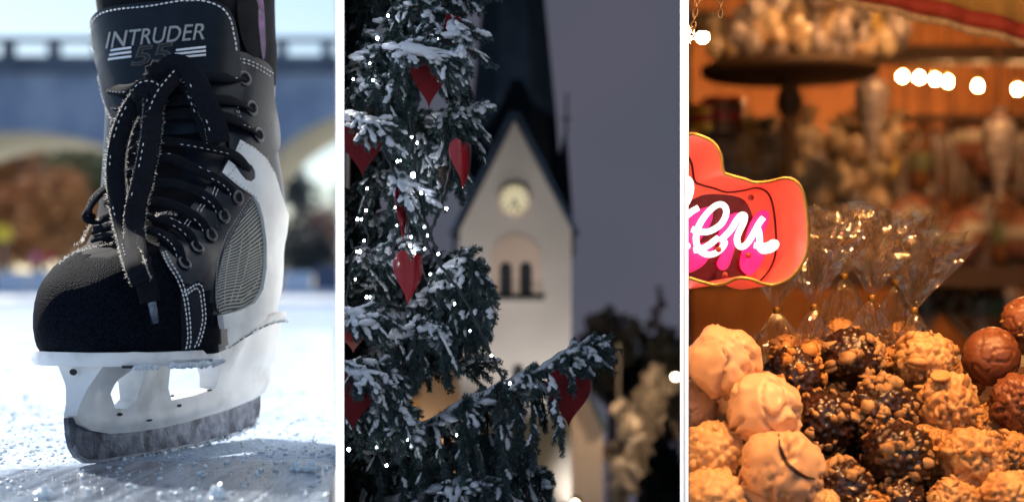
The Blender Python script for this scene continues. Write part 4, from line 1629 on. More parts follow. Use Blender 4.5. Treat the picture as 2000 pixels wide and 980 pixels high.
    def finish(s, parent, name, clip=673):
        c = None
        o = s.st.build(name, M_stem, parent)
        V = np.vstack(s.nd)
        Fq = np.arange(len(V)).reshape(-1, 4)
        keepq = (V[:, 0] - mul(clip) * V[:, 1]).reshape(-1, 4).min(1) > 0
        V = V.reshape(-1, 4, 3)[keepq].reshape(-1, 3)
        n_ = tag(link('needles', mesh_from('needles', V, np.arange(len(V)).reshape(-1, 4)), M_needle, o), kind='stuff')
        clip_col(o.data, clip)
        if s.sn.v:
            q = s.sn.build('snow', M_tsnow, o, True)
            clip_col(q.data, clip)
            tag(q, kind='stuff')
        return o
TX, TY = P(700, 0, 2.42).x, 2.42
tree = thing('spruce_tree', (TX, TY, ZB + .02), 'snow covered spruce with red hearts and fairy lights at the left', 'tree')
mb = MB()
mb.tube([(TX, TY, ZB + .02), (TX + .004, TY, .1), (TX, TY, .75)], [.032, .026, .014], 14)
tr = mb.build('trunk', M_stem, tree, True)
clip_col(tr.data, 673)
def main_branch(path, seed, hang, hang_len, n_hang, rad=.006, fwd=.35, snow=.8, spread=.05, start=0.1, end=1.0, out=(.25, 0), topsnow=True, side=.8):
    """path: [(px,py,Y)]; hanging shoots along it, snow on its back"""
    rng = random.Random(seed)
    b = Branch()
    pts = catmull([P(*q) for q in path], 8)
    b.st.tube(pts, [rad * (1 - .7 * i / (len(pts) - 1)) for i in range(len(pts))], 7, False)
    n_ = len(pts)
    if topsnow:
        K = 8
        V_, m_ = [], 0
        for i in range(1, n_):
            for sub in range(2):
                p = pts[i - 1].lerp(pts[i], sub / 2)
                tg = (pts[i] - pts[i - 1]).normalized()
                sdv = tg.cross(Vector((0, 0, 1))).normalized()
                up = sdv.cross(tg)
                rr = .0068 + .006 * noise.noise(p * 45 + Vector((seed, 0, 0)))
                if m_ == 0: rr = .001
                for j in range(K):
                    a_ = 2 * pi * j / K
                    V_.append(p + up * (rad * .6 + .001) + sdv * cos(a_) * rr * 1.3 + up * sin(a_) * rr * .8)
                m_ += 1
        b.sn.add(V_, [[i * K + j, i * K + (j + 1) % K, (i + 1) * K + (j + 1) % K, (i + 1) * K + j] for i in range(m_ - 1) for j in range(K)])
    jv, jf = ico(2)
    if topsnow:
        for k in range(int(n_hang * .8)):
            i = rng.randrange(max(1, n_ // 6), n_ - 1)
            c0 = pts[i] + Vector((rng.uniform(-.012, .014), rng.uniform(-.03, .012), rng.uniform(-.010, .004)))
            r_ = rng.uniform(.003, .0072)
            sd3 = Vector((rng.uniform(0, 99), seed, 0))
            b.sn.add([c0 + Vector((d[0] * 1.5, d[1] * 1.3, d[2] * .62)) * r_ * (1 + .45 * noise.noise(Vector(d) * 1.8 + sd3)) for d in jv], jf.tolist())
    for k in range(n_hang):
        q = start + (end - start) * (k + rng.random()) / n_hang
        i = min(n_ - 2, int(q * (n_ - 1)))
        p = pts[i].lerp(pts[i + 1], rng.random())
        tg = (pts[i + 1] - pts[i]).normalized()
        hl = interp(hang_len, q) * rng.uniform(.6, 1.15)
        yy = rng.choice([-1, -1, 1]) * rng.uniform(.2, 1.0) * spread
        ox = rng.uniform(-.015, .015) + out[0] * .02
        e1 = p + Vector((ox * .5 + tg.x * .012, yy * .6, .004 + tg.z * .01))
        e2 = e1 + Vector((ox * .5, yy * .4, -hl * .35))
        e3 = e2 + Vector((rng.uniform(-.008, .012), rng.uniform(-.006, .006), -hl * .65))
        b.shoot([p, e1, e2, e3] if hl > .03 else [p, e1, e2], .0022, rng, side=.7, snow=snow * (.7 if hl < .045 else .3), droop=.5, step=.0115)
    # shoots along the branch itself
    L_ = 0
    for k in range(int(n_hang * .9)):
        q = start * .6 + (1 - start * .6) * (k + rng.random()) / (n_hang * .9)
        i = min(n_ - 2, int(q * (n_ - 1)))
        p = pts[i]
        tg = (pts[i + 1] - pts[i]).normalized()
        d = tg * .8 + Vector((rng.uniform(-.2, .3), rng.uniform(-1, .6), rng.uniform(-.5, .25))) * side
        d.normalize()
        l = rng.uniform(.014, .032)
        b.shoot([p, p + d * l * .5 + Vector((0, 0, .002)), p + d * l + Vector((0, 0, -.006))], .0018, rng, snow=snow, step=.011)
    tipd = (pts[-1] - pts[-2]).normalized()
    for k in range(4):
        d = tipd + Vector((rng.uniform(-.2, .2), rng.uniform(-.5, .5), rng.uniform(-.45, .35)))
        b.twig(pts[-1] - tipd * .012 * k, d, 1.0, True, rng)
    return b.finish(tree, 'branch')
# the long lowest branch reaching right
main_branch([(700, 900, 2.4), (690, 880, 2.2), (740, 862, 2.08), (800, 852, 2.04), (870, 818, 2.02), (930, 786, 2.0), (1000, 752, 2.0), (1065, 724, 2.0), (1112, 696, 2.02), (1148, 678, 2.03)], 1, 0,
            [(.1, .09), (.35, .095), (.55, .10), (.68, .075), (.8, .045), (.9, .022), (1, .012)], 56, rad=.0065, spread=.055, out=(.3, 0))
# second layer of drooping shoots under it
main_branch([(700, 960, 2.42), (740, 930, 2.2), (820, 900, 2.14), (890, 880, 2.1), (950, 870, 2.08), (1010, 905, 2.06), (1035, 925, 2.06)], 2, 0, [(.1, .06), (.6, .075), (1, .03)], 40, spread=.05, topsnow=True)
main_branch([(700, 1000, 2.42), (760, 985, 2.1), (860, 960, 2.0), (930, 950, 1.98), (985, 975, 1.98)], 12, 0, [(.1, .06), (1, .05)], 26, spread=.05)
# middle branch with its heavy drooping end
main_branch([(700, 720, 2.42), (720, 668, 2.22), (775, 622, 2.12), (820, 590, 2.07), (862, 548, 2.04), (890, 520, 2.03), (912, 532, 2.03), (928, 565, 2.03)], 3, 0,
            [(.1, .055), (.4, .062), (.6, .080), (.8, .078), (1, .045)], 46, rad=.006, spread=.05, out=(.35, 0))
main_branch([(700, 700, 2.42), (730, 690, 2.12), (790, 650, 2.02), (815, 640, 2.0), (845, 650, 1.99)], 31, 0, [(.2, .045), (.7, .055), (1, .035)], 18, rad=.004, spread=.04)
main_branch([(800, 680, 2.1), (850, 712, 2.06), (890, 718, 2.05), (918, 716, 2.05)], 32, 0, [(0, .01), (1, .006)], 6, rad=.003, spread=.01, topsnow=False, snow=.2, side=.4)
# dark limb behind it
main_branch([(700, 640, 2.42), (715, 600, 2.3), (760, 575, 2.28), (800, 560, 2.25), (830, 520, 2.22), (868, 505, 2.2)], 4, 0, [(.1, .04), (1, .02)], 20, rad=.006, spread=.04)
# branch with the short right hand tip above the gap
main_branch([(700, 330, 2.42), (742, 292, 2.25), (775, 262, 2.14), (808, 240, 2.08), (845, 238, 2.05), (875, 232, 2.05), (900, 226, 2.05)], 5, 0, [(.2, .035), (.5, .055), (.75, .06), (.9, .03), (1, .005)], 30, rad=.005, spread=.04)
main_branch([(790, 262, 2.1), (825, 288, 2.06), (850, 300, 2.05), (870, 312, 2.04)], 51, 0, [(0, .025), (.6, .04), (1, .02)], 14, rad=.0035, spread=.03)
# crown at the top left
main_branch([(700, 190, 2.42), (705, 128, 2.2), (735, 82, 2.1), (765, 40, 2.06), (795, 15, 2.05), (832, 30, 2.04), (855, 60, 2.04)], 6, 0, [(.1, .05), (.4, .08), (.7, .075), (1, .025)], 40, rad=.006, spread=.05)
main_branch([(700, 150, 2.42), (680, 150, 2.15), (705, 122, 2.04), (740, 100, 2.02), (770, 105, 2.01), (800, 102, 2.0), (832, 108, 2.0)], 61, 0, [(.1, .05), (.6, .065), (1, .012)], 30, rad=.0045, spread=.04)
main_branch([(700, 60, 2.45), (760, -20, 2.25), (830, -30, 2.2), (860, -10, 2.18), (872, 40, 2.16), (866, 95, 2.15)], 62, 0, [(.1, .08), (.6, .09), (1, .05)], 40, rad=.005, spread=.06)
main_branch([(690, 40, 2.45), (690, -30, 2.3), (720, -50, 2.2), (780, -60, 2.2)], 63, 0, [(.0, .12), (1, .12)], 40, rad=.005, spread=.08)
main_branch([(860, -20, 2.2), (890, -10, 2.15), (912, -6, 2.13)], 64, 0, [(.0, .012), (1, .012)], 8, rad=.003, spread=.02, topsnow=False)
# left edge clusters
main_branch([(700, 230, 2.42), (690, 190, 2.1), (705, 165, 2.03), (740, 170, 2.02), (775, 195, 2.02)], 7, 0, [(.1, .04), (1, .05)], 26, rad=.004, spread=.05)
main_branch([(700, 420, 2.42), (690, 385, 2.2), (720, 352, 2.12), (760, 350, 2.1), (785, 370, 2.1), (800, 400, 2.1)], 8, 0, [(.1, .05), (.6, .05), (1, .02)], 26, rad=.004, spread=.06)
main_branch([(700, 500, 2.42), (690, 455, 2.2), (720, 432, 2.14), (755, 440, 2.12), (775, 470, 2.12)], 9, 0, [(.1, .045), (1, .03)], 24, rad=.004, spread=.06)
main_branch([(700, 560, 2.42), (685, 525, 2.15), (705, 500, 2.08), (738, 505, 2.06), (765, 490, 2.06)], 10, 0, [(.1, .035), (1, .018)], 28, rad=.004, spread=.05)
main_branch([(700, 620, 2.42), (685, 590, 2.2), (705, 560, 2.12), (732, 555, 2.1), (740, 600, 2.1)], 13, 0, [(.1, .05), (1, .03)], 22, rad=.004, spread=.05)
main_branch([(700, 760, 2.42), (680, 735, 2.1), (700, 715, 2.03), (735, 720, 2.0), (762, 745, 2.0)], 14, 0, [(.1, .05), (1, .03)], 26, rad=.004, spread=.05)
main_branch([(700, 860, 2.42), (685, 815, 2.1), (712, 780, 2.02), (742, 788, 1.99), (768, 802, 1.99), (800, 838, 1.99)], 15, 0, [(.1, .045), (.7, .035), (1, .01)], 28, rad=.004, spread=.05)
# small sprigs hanging over the heart ornaments
for (pp, sd_) in (([(752, 95, 2.0), (795, 98, 1.945), (835, 108, 1.935), (862, 126, 1.935)], 70), ([(676, 228, 2.0), (705, 236, 1.94), (738, 250, 1.935)], 71), ([(870, 40, 2.05), (892, 62, 1.96), (900, 92, 1.95)], 72),
                  ([(676, 724, 2.0), (700, 728, 1.945), (722, 742, 1.94)], 75),
                  ([(676, 612, 2.0), (690, 614, 1.97), (712, 622, 1.965)], 76), ([(770, 352, 2.0), (788, 360, 1.95), (796, 372, 1.945)], 79)):
    main_branch(pp, sd_, 0, [(0, .012), (1, .016)], 7, rad=.0025, spread=.008, snow=.9, side=.6)
# cones
def cone(px, py, Y, l, lean):
    iv = MB()
    top = P(px, py, Y)
    d = Vector((lean, 0, -1)).normalized()
    R = rot_to(d, 0)
    V_, Fc_ = [], []
    for r in range(16):
        q = r / 15
        rad = .0075 * sqrt(max(.03, 1 - (2 * q - .8) ** 2 / 1.5))
        for j in range(9):
            a_ = 2 * pi * (j + .5 * (r % 2)) / 9
            k = len(V_)
            cc = np.array([q * l, cos(a_) * rad, sin(a_) * rad])
            t1 = np.array([0, -sin(a_), cos(a_)]) * rad * .38
            o_ = np.array([0, cos(a_), sin(a_)])
            pts_ = [cc - t1 - o_ * rad * .3, cc + t1 - o_ * rad * .3, cc + t1 * .5 + o_ * .0016 + np.array([l / 14, 0, 0]), cc - t1 * .5 + o_ * .0016 + np.array([l / 14, 0, 0])]
            V_ += [Vector(R @ p) + top for p in pts_]
            Fc_.append([k, k + 1, k + 2, k + 3])
    iv.add(V_, Fc_)
    core = [top + d * (l * q) for q in (0, .1, .5, .9, 1)]
    iv.tube(core, [.002, .006, .0066, .003, .001], 8)
    iv.build('cone', pm('spruce cone scales', (.06, .045, .035), (.14, .11, .09), scale=200, rough=.8), tree)
for (x, y, l, le) in ((722, 208, .028, -.05), (738, 200, .033, .08), (757, 205, .033, .25), (864, 325, .026, .2)):
    cone(x, y, 2.0 if y < 300 else 2.02, l, le)

# ---- red hearts
def heart_outline(n_=44):
    pts = []
    for i in range(n_):
        t = 2 * pi * i / n_
        x = 16 * sin(t) ** 3
        y = 13 * cos(t) - 5 * cos(2 * t) - 2 * cos(3 * t) - cos(4 * t)
        pts.append((x / 16.0, (y + 17) / 29.0))
    return pts
def heart(px, py0, py1, wpx, Y, yaw, label, mat, curl=.0, roll=0, clip=None):
    """tip at py1, top of the lobes at py0"""
    s = Y / F
    tip = P(px, py1, Y)
    hgt = (py1 - py0) * s
    hw = wpx / 2 * s
    out = heart_outline()
    v, t = tri_fill(out, .12)
    Rz = Matrix.Rotation(yaw, 3, 'Z') @ Matrix.Rotation(roll, 3, 'Y')
    pts, ns = [], []
    for p in v:
        # straighter lower sides like cut card hearts
        bend = curl * p.x * p.x + curl * .6 * p.y * p.y
        q = Rz @ Vector((p.x * hw, bend * hw, p.y * hgt))
        pts.append(tip + q)
        ns.append(Rz @ Vector((0, -1, 0)))
    V, Fc = shell(pts, ns, [list(q) for q in t], .0012)
    t_ = thing('heart_ornament', tip, label, 'heart ornament', 'red hearts hung in the spruce')
    me = mesh_from('card_heart', V, Fc)
    if clip: clip_col(me, clip)
    link('card_heart', me, mat, t_)
    mb = MB()
    topc = tip + Rz @ Vector((0, 0, hgt * .78))
    if topc.x > mul(676) * topc.y:
        mb.tube(catmull([topc, topc + Vector((.001, 0, .012)), topc + Vector((0, .004, .022))], 4), .0005, 5)
        mb.build('hanging_thread', M_stem, t_)
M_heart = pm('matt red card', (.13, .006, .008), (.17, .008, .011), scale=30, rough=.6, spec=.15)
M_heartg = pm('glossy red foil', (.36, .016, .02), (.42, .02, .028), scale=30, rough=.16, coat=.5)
CL = 673
heart(838, 98, 213, 76, 1.955, .1, 'dark red heart facing front below the top branches', M_heart)
heart(886, 28, 166, 60, 2.0, 1.0, 'dark red heart turned sideways behind the front one at the top', M_heart)
heart(708, 236, 346, 84, 1.95, -.1, 'large dark red heart at the left under the cones', M_heart, clip=CL)
heart(905, 272, 369, 78, 1.95, 1.05, 'shiny red heart catching light beside the church roof', M_heartg, curl=.25, roll=.12)
heart(788, 358, 472, 70, 1.96, 1.33, 'red heart seen almost edge on between the wires', M_heartg, curl=.1)
heart(796, 490, 597, 78, 1.96, .8, 'bright red heart lit by fairy lights above the middle branch', M_heartg, curl=.2, roll=.14)
heart(690, 612, 690, 70, 1.98, .2, 'small glossy red heart at the left edge under a light wire', M_heartg, clip=CL)
heart(688, 722, 842, 96, 1.955, -.1, 'dark red heart low at the left edge', M_heart, clip=CL)
heart(1111, 722, 834, 88, 1.965, .1, 'dark red heart hanging at the tip of the lowest branch', M_heart)

# ---- fairy lights
M_wire = pm('dark green wire', (.008, .010, .012), rough=.5)
M_led = pm('lit cold white bulb', (1, 1, 1), emit=(.82, .90, 1.0), estr=60)
def light_string(label, wires, bulbs, Y):
    p0 = P(wires[0][0][0], wires[0][0][1], wires[0][0][2] if len(wires[0][0]) > 2 else Y)
    t = thing('fairy_lights', p0, label, 'fairy lights', 'light strings in the spruce')
    for wpts in wires:
        mb = MB()
        c = catmull([P(q[0], q[1], q[2] if len(q) > 2 else Y) for q in wpts], 8)
        c = [p + Vector((.0008 * sin(i * 1.9), 0, .0006 * cos(i * 2.3))) for i, p in enumerate(c)]
        mb.tube(c, .0019, 6)
        mb.build('wire', M_wire, t)
    iv, ifc = ico(2)
    for b in bulbs:
        yy = b[2] if len(b) > 2 else Y - .02
        c = P(b[0], b[1], yy)
        rr = .0012 * (b[3] if len(b) > 3 else 1) * random.uniform(.7, 1.3)
        o = link('bulb', mesh_from('bulb', iv * rr * np.array([1, 1, 1.2]) + np.array(c), ifc, True), M_led, t)
        mb = MB()
        mb.tube([c + Vector((0, .001, -.001)), c + Vector((-.002, .004, -.005))], [.0016, .0013], 6)
        mb.build('bulb_socket', M_wire, o)
light_string('light wire falling straight from the upper branches past the middle', [[(798, 225), (806, 290), (818, 370), (828, 420), (845, 470), (862, 512)]],
             [(815, 279), (804, 268), (823, 377), (829, 443), (856, 496)], 1.945)
light_string('long light wire slanting from the left heart to the lowest branch', [[(748, 290), (775, 350), (805, 425), (850, 502), (905, 580), (945, 660), (985, 748)]], [(888, 593), (918, 646), (960, 694), (996, 748, 1.94, 1.6)], 1.945)
light_string('light wire hanging from the shiny heart to the bright red heart', [[(884, 296), (874, 355), (858, 410), (840, 455), (826, 492)]], [(872, 407, 1.98, 1.3), (829, 486), (835, 460)], 1.945)
light_string('light wire down the left of the top branches', [[(753, 65), (738, 110), (724, 150), (720, 160)], [(789, 200), (789, 265)]],
             [(758, 31, 2.0, 1.2), (737, 75, 1.98, 1.2), (722, 124), (690, 155), (729, 157), (854, 76, 2.0), (876, 41, 2.0, 1.2), (783, 195), (784, 217, 2.0, 1.5)], 2.0)
light_string('light wire wound through the dense middle left foliage', [[(800, 385, 2.03), (797, 440, 2.03), (800, 500, 2.03), (808, 520, 2.03)]],
             [(776, 315, 2.02, 1.6), (807, 342, 2.0, 2.0), (783, 313, 2.02, 1.0), (805, 373), (774, 380, 2.0, 1.4), (772, 405, 2.02), (715, 411), (775, 440), (717, 368), (803, 463), (801, 480, 1.99, 1.4), (808, 491, 1.98, 1.6), (792, 508), (797, 520, 1.99, 1.4), (808, 523), (823, 527), (840, 535), (790, 507)], 2.03)
light_string('light wire along the left edge beside the wall', [[(676, 428, 2.04), (700, 428, 2.03), (720, 470, 2.03), (690, 490, 2.03), (680, 545, 2.03), (676, 620, 2.02), (712, 622, 2.02)]],
             [(698, 428, 2.0, 1.2), (706, 428), (711, 470, 2.0, 1.2), (697, 491), (703, 491, 1.99, 1.2), (694, 545), (716, 580, 2.0, 1.2), (722, 580), (685, 622), (710, 623), (694, 632)], 2.03)
light_string('light wire in the lowest left branches', [[(678, 870, 2.0), (700, 862, 2.0), (735, 872, 1.98), (755, 908, 1.97), (800, 858, 1.99)]],
             [(681, 877, 1.97, 1.2), (735, 873, 1.96), (755, 908, 1.96, 1.2), (797, 857, 1.97, 1.4), (763, 762, 2.05, 1.6), (892, 849, 1.98), (765, 750, 2.05, 1.2)], 1.99)

# ================================================================== SWEET STALL BAY
M_wood = pm('stall pine planks', (.42, .145, .04), (.52, .20, .06), scale=7, rough=.6, bump=.2, bscale=40, bdist=.002)
M_dark = pm('dark stained beam', (.05, .025, .012), (.08, .04, .02), scale=8, rough=.6)
M_brass = pm('aged brass', (.36, .24, .07), rough=.35, metal=.9)
BG = 1.48              # the goods behind the counter stand well back
YW = 8.6
# back wall of upright planks
mb = MB()
x0, x1 = mul(1345) * (YW + .06), 3.1
mb.box(((x0 + x1) / 2, YW + .05, .66), (x1 - x0, .04, 2.5))
bw = tag(mb.build('stall_wall', M_dark), kind='structure')
pw = .15
i = 0
xx = x0 + .003
plank_me = None
while xx + pw < x1:
    mb = MB()
    j = random.uniform(-.003, .003)
    mb.box((xx + pw / 2, YW + .015 + j, .66), (pw - .006, .022, 2.48))
    o = mb.build('plank', M_wood, bw)
    xx += pw
    i += 1
# ceiling beam and a shelf
def beam(px0, py0, px1, py1, Y, dep, name, label, cat, mat):
    Y *= BG; dep *= BG
    a_, b_ = P(px0, py1, Y), P(px1, py0, Y)
    a_.x = max(a_.x, mul(1347) * (Y + dep))
    mb = MB()
    mb.box(((a_.x + b_.x) / 2, Y + dep / 2, (a_.z + b_.z) / 2), (b_.x - a_.x, dep, b_.z - a_.z))
    return based(tag(mb.build(name, mat), label, cat))
beam(1665, 88, 2040, 118, 4.75, .10, 'ceiling_beam', 'dark wooden beam above the row of bulbs', 'beam', M_dark)
beam(1338, 20, 1420, 58, 4.75, .12, 'ceiling_beam', 'short dark beam at the top left of the stall', 'beam', M_dark)
beam(1350, 418, 1740, 446, 3.95, .34, 'shelf', 'dark shelf edge carrying the heaped candy bags', 'shelf', M_dark)
beam(1350, 520, 2060, 560, 3.6, .5, 'shelf', 'low dark shelf behind the cellophane bags', 'shelf', M_dark)
beam(1730, 224, 2060, 236, 4.3, .05, 'rail', 'wooden rail with gingerbread hanging from it', 'rail', M_dark)

# awning valance: red band with pale lace edge, ochre cloth above
aw = thing('awning', P(1820, 40, 2.9), 'ochre awning with red band and pale lace trim at the top right', 'awning')
def strip(y_top, y_bot, mat, name, Yo, scallop=0):
    mb = MB()
    V_, n_ = [], 90
    for i in range(n_ + 1):
        px = 1560 + i * 520 / n_
        q = (px - 1640) / 360.0
        base = -6 + 74 * max(-.3, q) + 9 * q * q
        w_ = .008 * sin(i * .35)
        b_ = base + y_bot + (scallop * abs(sin(i * .9)) if scallop else 0)
        for dd in (0, .004):
            V_.append(P(px, base + y_top, 2.9 + Yo) + Vector((0, w_ + dd, 0)))
            V_.append(P(px, b_, 2.9 + Yo) + Vector((0, w_ * 1.3 + dd, 0)))
    F_ = []
    for i in range(n_):
        k = i * 4
        F_ += [[k, k + 1, k + 5, k + 4], [k + 2, k + 6, k + 7, k + 3], [k + 1, k + 3, k + 7, k + 5], [k, k + 4, k + 6, k + 2]]
    mb.add(V_, F_)
    mb.build(name, mat, aw, True)
strip(-160, -32, pm('ochre awning cloth', (.24, .15, .045), (.28, .18, .055), scale=6, rough=.85), 'awning_cloth', 0)
strip(-33, -2, pm('red awning band', (.16, .016, .010), (.20, .022, .013), scale=10, rough=.8), 'red_band', -.006)
strip(-2, 10, pm('cream lace', (.22, .16, .10), (.32, .24, .16), scale=90, rough=.9), 'lace_trim', -.003, 6)

# ---- bulbs
M_bulb = pm('lit filament bulb', (1, .9, .7), emit=(1, .50, .18), estr=560)
M_fillbulb = pm('lit counter bulb', (1, .9, .7), emit=(1, .48, .17), estr=2000)
iv3, if3 = ico(3)
bulb_me = mesh_from('bulb_glass', iv3 * np.array([.0125, .0125, .014]), if3, True)
bulb_me.materials.append(M_bulb)
mbq = MB()
mbq.lathe([(0, .055), (.009, .053), (.011, .018), (.009, .015), (0, .015)], 12)
cap_me = mesh_from('bulb_cap', mbq.v, mbq.f, True)
cap_me.materials.append(M_brass)
mbq = MB()
mbq.tube([(0, 0, .05), (0, 0, .34)], .003, 6)
cord_me = mesh_from('cord', mbq.v, mbq.f)
cord_me.materials.append(M_wire)
names = ['leftmost bulb beside the hanging chain', 'bulb just right of the leftmost one, lower', 'bulb half hidden by the wall at the far left',
         'first bulb of the close row of four under the beam', 'second bulb of the close row of four', 'third bulb of the close row of four', 'fourth bulb of the close row, touching the third',
         'single bulb between the close row and the right edge', 'bulb at the right edge of the stall']
for (px, py), nm in zip([(1372, 72), (1418, 96), (1344, 68), (1763, 150), (1795, 152), (1826, 155), (1852, 160), (1910, 168), (1988, 175)], names):
    Yb = 7.6
    c = P(px, py, Yb)
    t = thing('light_bulb', c, 'lit ' + nm, 'light bulb', 'bulbs strung across the stall')
    for me_, nn in ((bulb_me, 'bulb_glass'), (cap_me, 'bulb_cap'), (cord_me, 'cord')):
        o = bpy.data.objects.new(nn, me_)
        COL.objects.link(o)
        o.parent = t
# unseen bulbs added above the frame to light the sweets and back goods
for (x, y, z, nm) in ((.42, 1.62, .86, 'left'), (.80, 1.58, .88, 'right'), (1.0, 4.0, 1.55, 'middle'), (1.5, 4.9, 1.6, 'far')):
    t = thing('light_bulb', (x, y, z), 'unseen bulb added for stall light, the %s one of four' % nm, 'light bulb', 'unseen bulbs added for stall light')
    for me_, nn in ((bulb_me, 'bulb_glass'), (cap_me, 'bulb_cap'), (cord_me, 'cord')):
        me2 = me_
        if nn == 'bulb_glass':
            me2 = me_.copy()
            me2.materials[0] = M_fillbulb
        o = bpy.data.objects.new(nn, me2)
        COL.objects.link(o)
        o.parent = t
        o.scale = (1.5, 1.5, 1.5) if y < 2 else (1.7, 1.7, 1.7)

# ---- round stand with turned foot
ystd = 3.7 * BG
cst = P(1542, 138, ystd)
rst = 172 * ystd / F
stand = thing('round_stand', P(1545, 420, ystd), 'round dark wooden stand on a turned post heaped with candy bags', 'display stand')
mb = MB()
mb.lathe([(0, .0), (rst * .96, .0), (rst, -.008), (rst, -.03), (rst * .93, -.042), (rst * .3, -.05), (0, -.05)], 48, cst + Vector((0, 0, .018)))
mb.build('round_top', M_dark, stand, True)
mb = MB()
zz = cst.z - .012
prof = [(.012, 0), (.05, -.004), (.03, -.02), (.018, -.03), (.028, -.05), (.030, -.075), (.016, -.095), (.020, -.11), (.012, -.13), (.013, -.30), (.06, -.315), (.06, -.33)]
mb.lathe([(r * BG, z * BG) for r, z in prof], 20, (cst.x, cst.y, zz))
mb.build('turned_post', M_dark, stand, True)

# ---- candy bags heaped in the background
def bag_mesh(seed, mat):
    rng = random.Random(seed)
    mb = MB()
    iv, ifc = ico(3)
    V_ = []
    for d in iv:
        d = Vector(d)
        q = 1 + .22 * noise.noise(d * 2.5 + Vector((seed, 0, 0))) + .10 * noise.noise(d * 7 + Vector((0, seed, 0)))
        V_.append(Vector((d.x * .036 * q, d.y * .030 * q, .045 + d.z * .045 * q)))
    mb.add(V_, ifc.tolist())
    ph = rng.uniform(0, 6)
    mb.lathe([(.020, .080), (.006, .094), (.014, .104), (.030, .125)], 26, (0, 0, 0), None, lambda th, z: 1 + .28 * sin(th * 9 + ph) + .15 * sin(th * 4))
    me = mesh_from('candy_bag', mb.v, mb.f, True)
    me.materials.append(mat)
    return me
def candy(name, a_, b_, c_, s=90):
    return pm(name, a_, b_, scale=s, rough=.28, coat=.6, c3=c_, scale3=45)
BAGM = [bag_mesh(1, candy('tan nuts in film', (.34, .20, .10), (.55, .38, .22), (.62, .52, .40))), bag_mesh(2, candy('grey violet candy in film', (.20, .16, .17), (.38, .32, .32), (.50, .44, .40))),
        bag_mesh(3, candy('cream candy in film', (.50, .38, .24), (.68, .56, .40), (.40, .30, .18))), bag_mesh(4, candy('gold foil candy', (.45, .28, .05), (.65, .46, .12), (.30, .20, .08)))]
rngb = random.Random(11)
BL = ['tan nut bag', 'grey violet candy bag', 'cream candy bag', 'gold wrapped candy bag']
def put_bag(px, py, Y, k, sc_, where):
    sc_ *= BG
    Y = Y * BG if Y < 5 else Y
    px = max(px, 1347 + .05 * sc_ / Y * F)
    o = bpy.data.objects.new('candy_bag', BAGM[k])
    COL.objects.link(o)
    o.location = P(px, py, Y)
    o.scale = (sc_, sc_, sc_)
    o.rotation_euler = (rngb.uniform(-.3, .3), rngb.uniform(-.35, .35), rngb.uniform(0, 6.28))
    tag(o, BL[k] + ' in shiny film ' + where, 'candy bag', BL[k] + 's ' + where)
for r, (py, n_, w_) in enumerate(((118, 13, 150), (113, 14, 160), (92, 12, 140), (68, 11, 125), (44, 10, 110), (20, 9, 100))):
    for i in range(n_):
        put_bag(1545 + w_ * (2 * (i + rngb.uniform(.3, .7)) / n_ - 1) + r * 8, py, ystd + (.12 if r == 0 else -.10 + rngb.uniform(-.05, .08)), rngb.choice([0, 1, 1, 2, 1]), rngb.uniform(.5, .85), 'heaped on the round stand')
for r, (py, n_) in enumerate(((418, 13), (416, 13), (386, 13), (356, 12), (328, 12), (300, 11))):
    for i in range(n_):
        put_bag(1395 + (1738 - 1395) * (i + rngb.uniform(.25, .75)) / n_, py, 4.02 + (.12 if r == 0 else rngb.uniform(0, .06)) - .0, rngb.choice([0, 2, 1, 0, 3, 2]), rngb.uniform(.65, 1.0), 'heaped on the shelf')
for i in range(11):
    put_bag(1360 + i * 34 + rngb.uniform(-8, 8), 535, 3.75 + rngb.uniform(-.05, .1), rngb.choice([0, 1, 0, 1]), rngb.uniform(.9, 1.3), 'on the low shelf')
for i in range(5):
    put_bag(1705 + rngb.uniform(-30, 50), 40 + i * 18, 3.9, rngb.choice([2, 3, 1, 3]), rngb.uniform(.8, 1.1), 'hanging beside the round stand')
# painted tins at the left
def tin(px, py, Y, r, h, c1, label, band):
    Y *= BG; r *= BG; h *= BG
    px = max(px, 1350 + r / Y * F)
    b0 = P(px, py, Y)
    t = thing('candy_tin', b0, label, 'tin')
    mb = MB()
    mb.lathe([(0, 0), (r, 0), (r, h), (r * .96, h), (0, h)], 24, b0)
    mb.build('tin_body', pm('tin ' + label[:14], c1, rough=.35, metal=.2), t, False)
    mb = MB()
    mb.lathe([(r * 1.01, h * .3), (r * 1.03, h * .32), (r * 1.03, h * .66), (r * 1.01, h * .68)], 24, b0)
    mb.build('tin_band', pm('band ' + label[:14], band, rough=.4), t, False)
    mb = MB()
    mb.lathe([(r * 1.04, h * .9), (r * 1.04, h * 1.06), (0, h * 1.1)], 24, b0)
    mb.build('tin_lid', pm('lid ' + label[:14], band, rough=.35, metal=.2), t, False)
tin(1412, 258, 3.98, .050, .075, (.16, .07, .03), 'brown tin with red band left of the stand', (.42, .03, .03))
tin(1352, 258, 3.98, .040, .06, (.62, .42, .04), 'yellow tin with red band at the left wall', (.40, .04, .02))
beam(1338, 258, 1440, 268, 3.86, .3, 'shelf', 'narrow shelf with two painted tins at the left', 'shelf', M_dark)
for i in range(8):
    put_bag(1360 + i * 14 + rngb.uniform(-6, 6), 330 + (i % 3) * 45, 4.0, rngb.choice([0, 1, 0]), rngb.uniform(1, 1.3), 'behind the glowing sign')

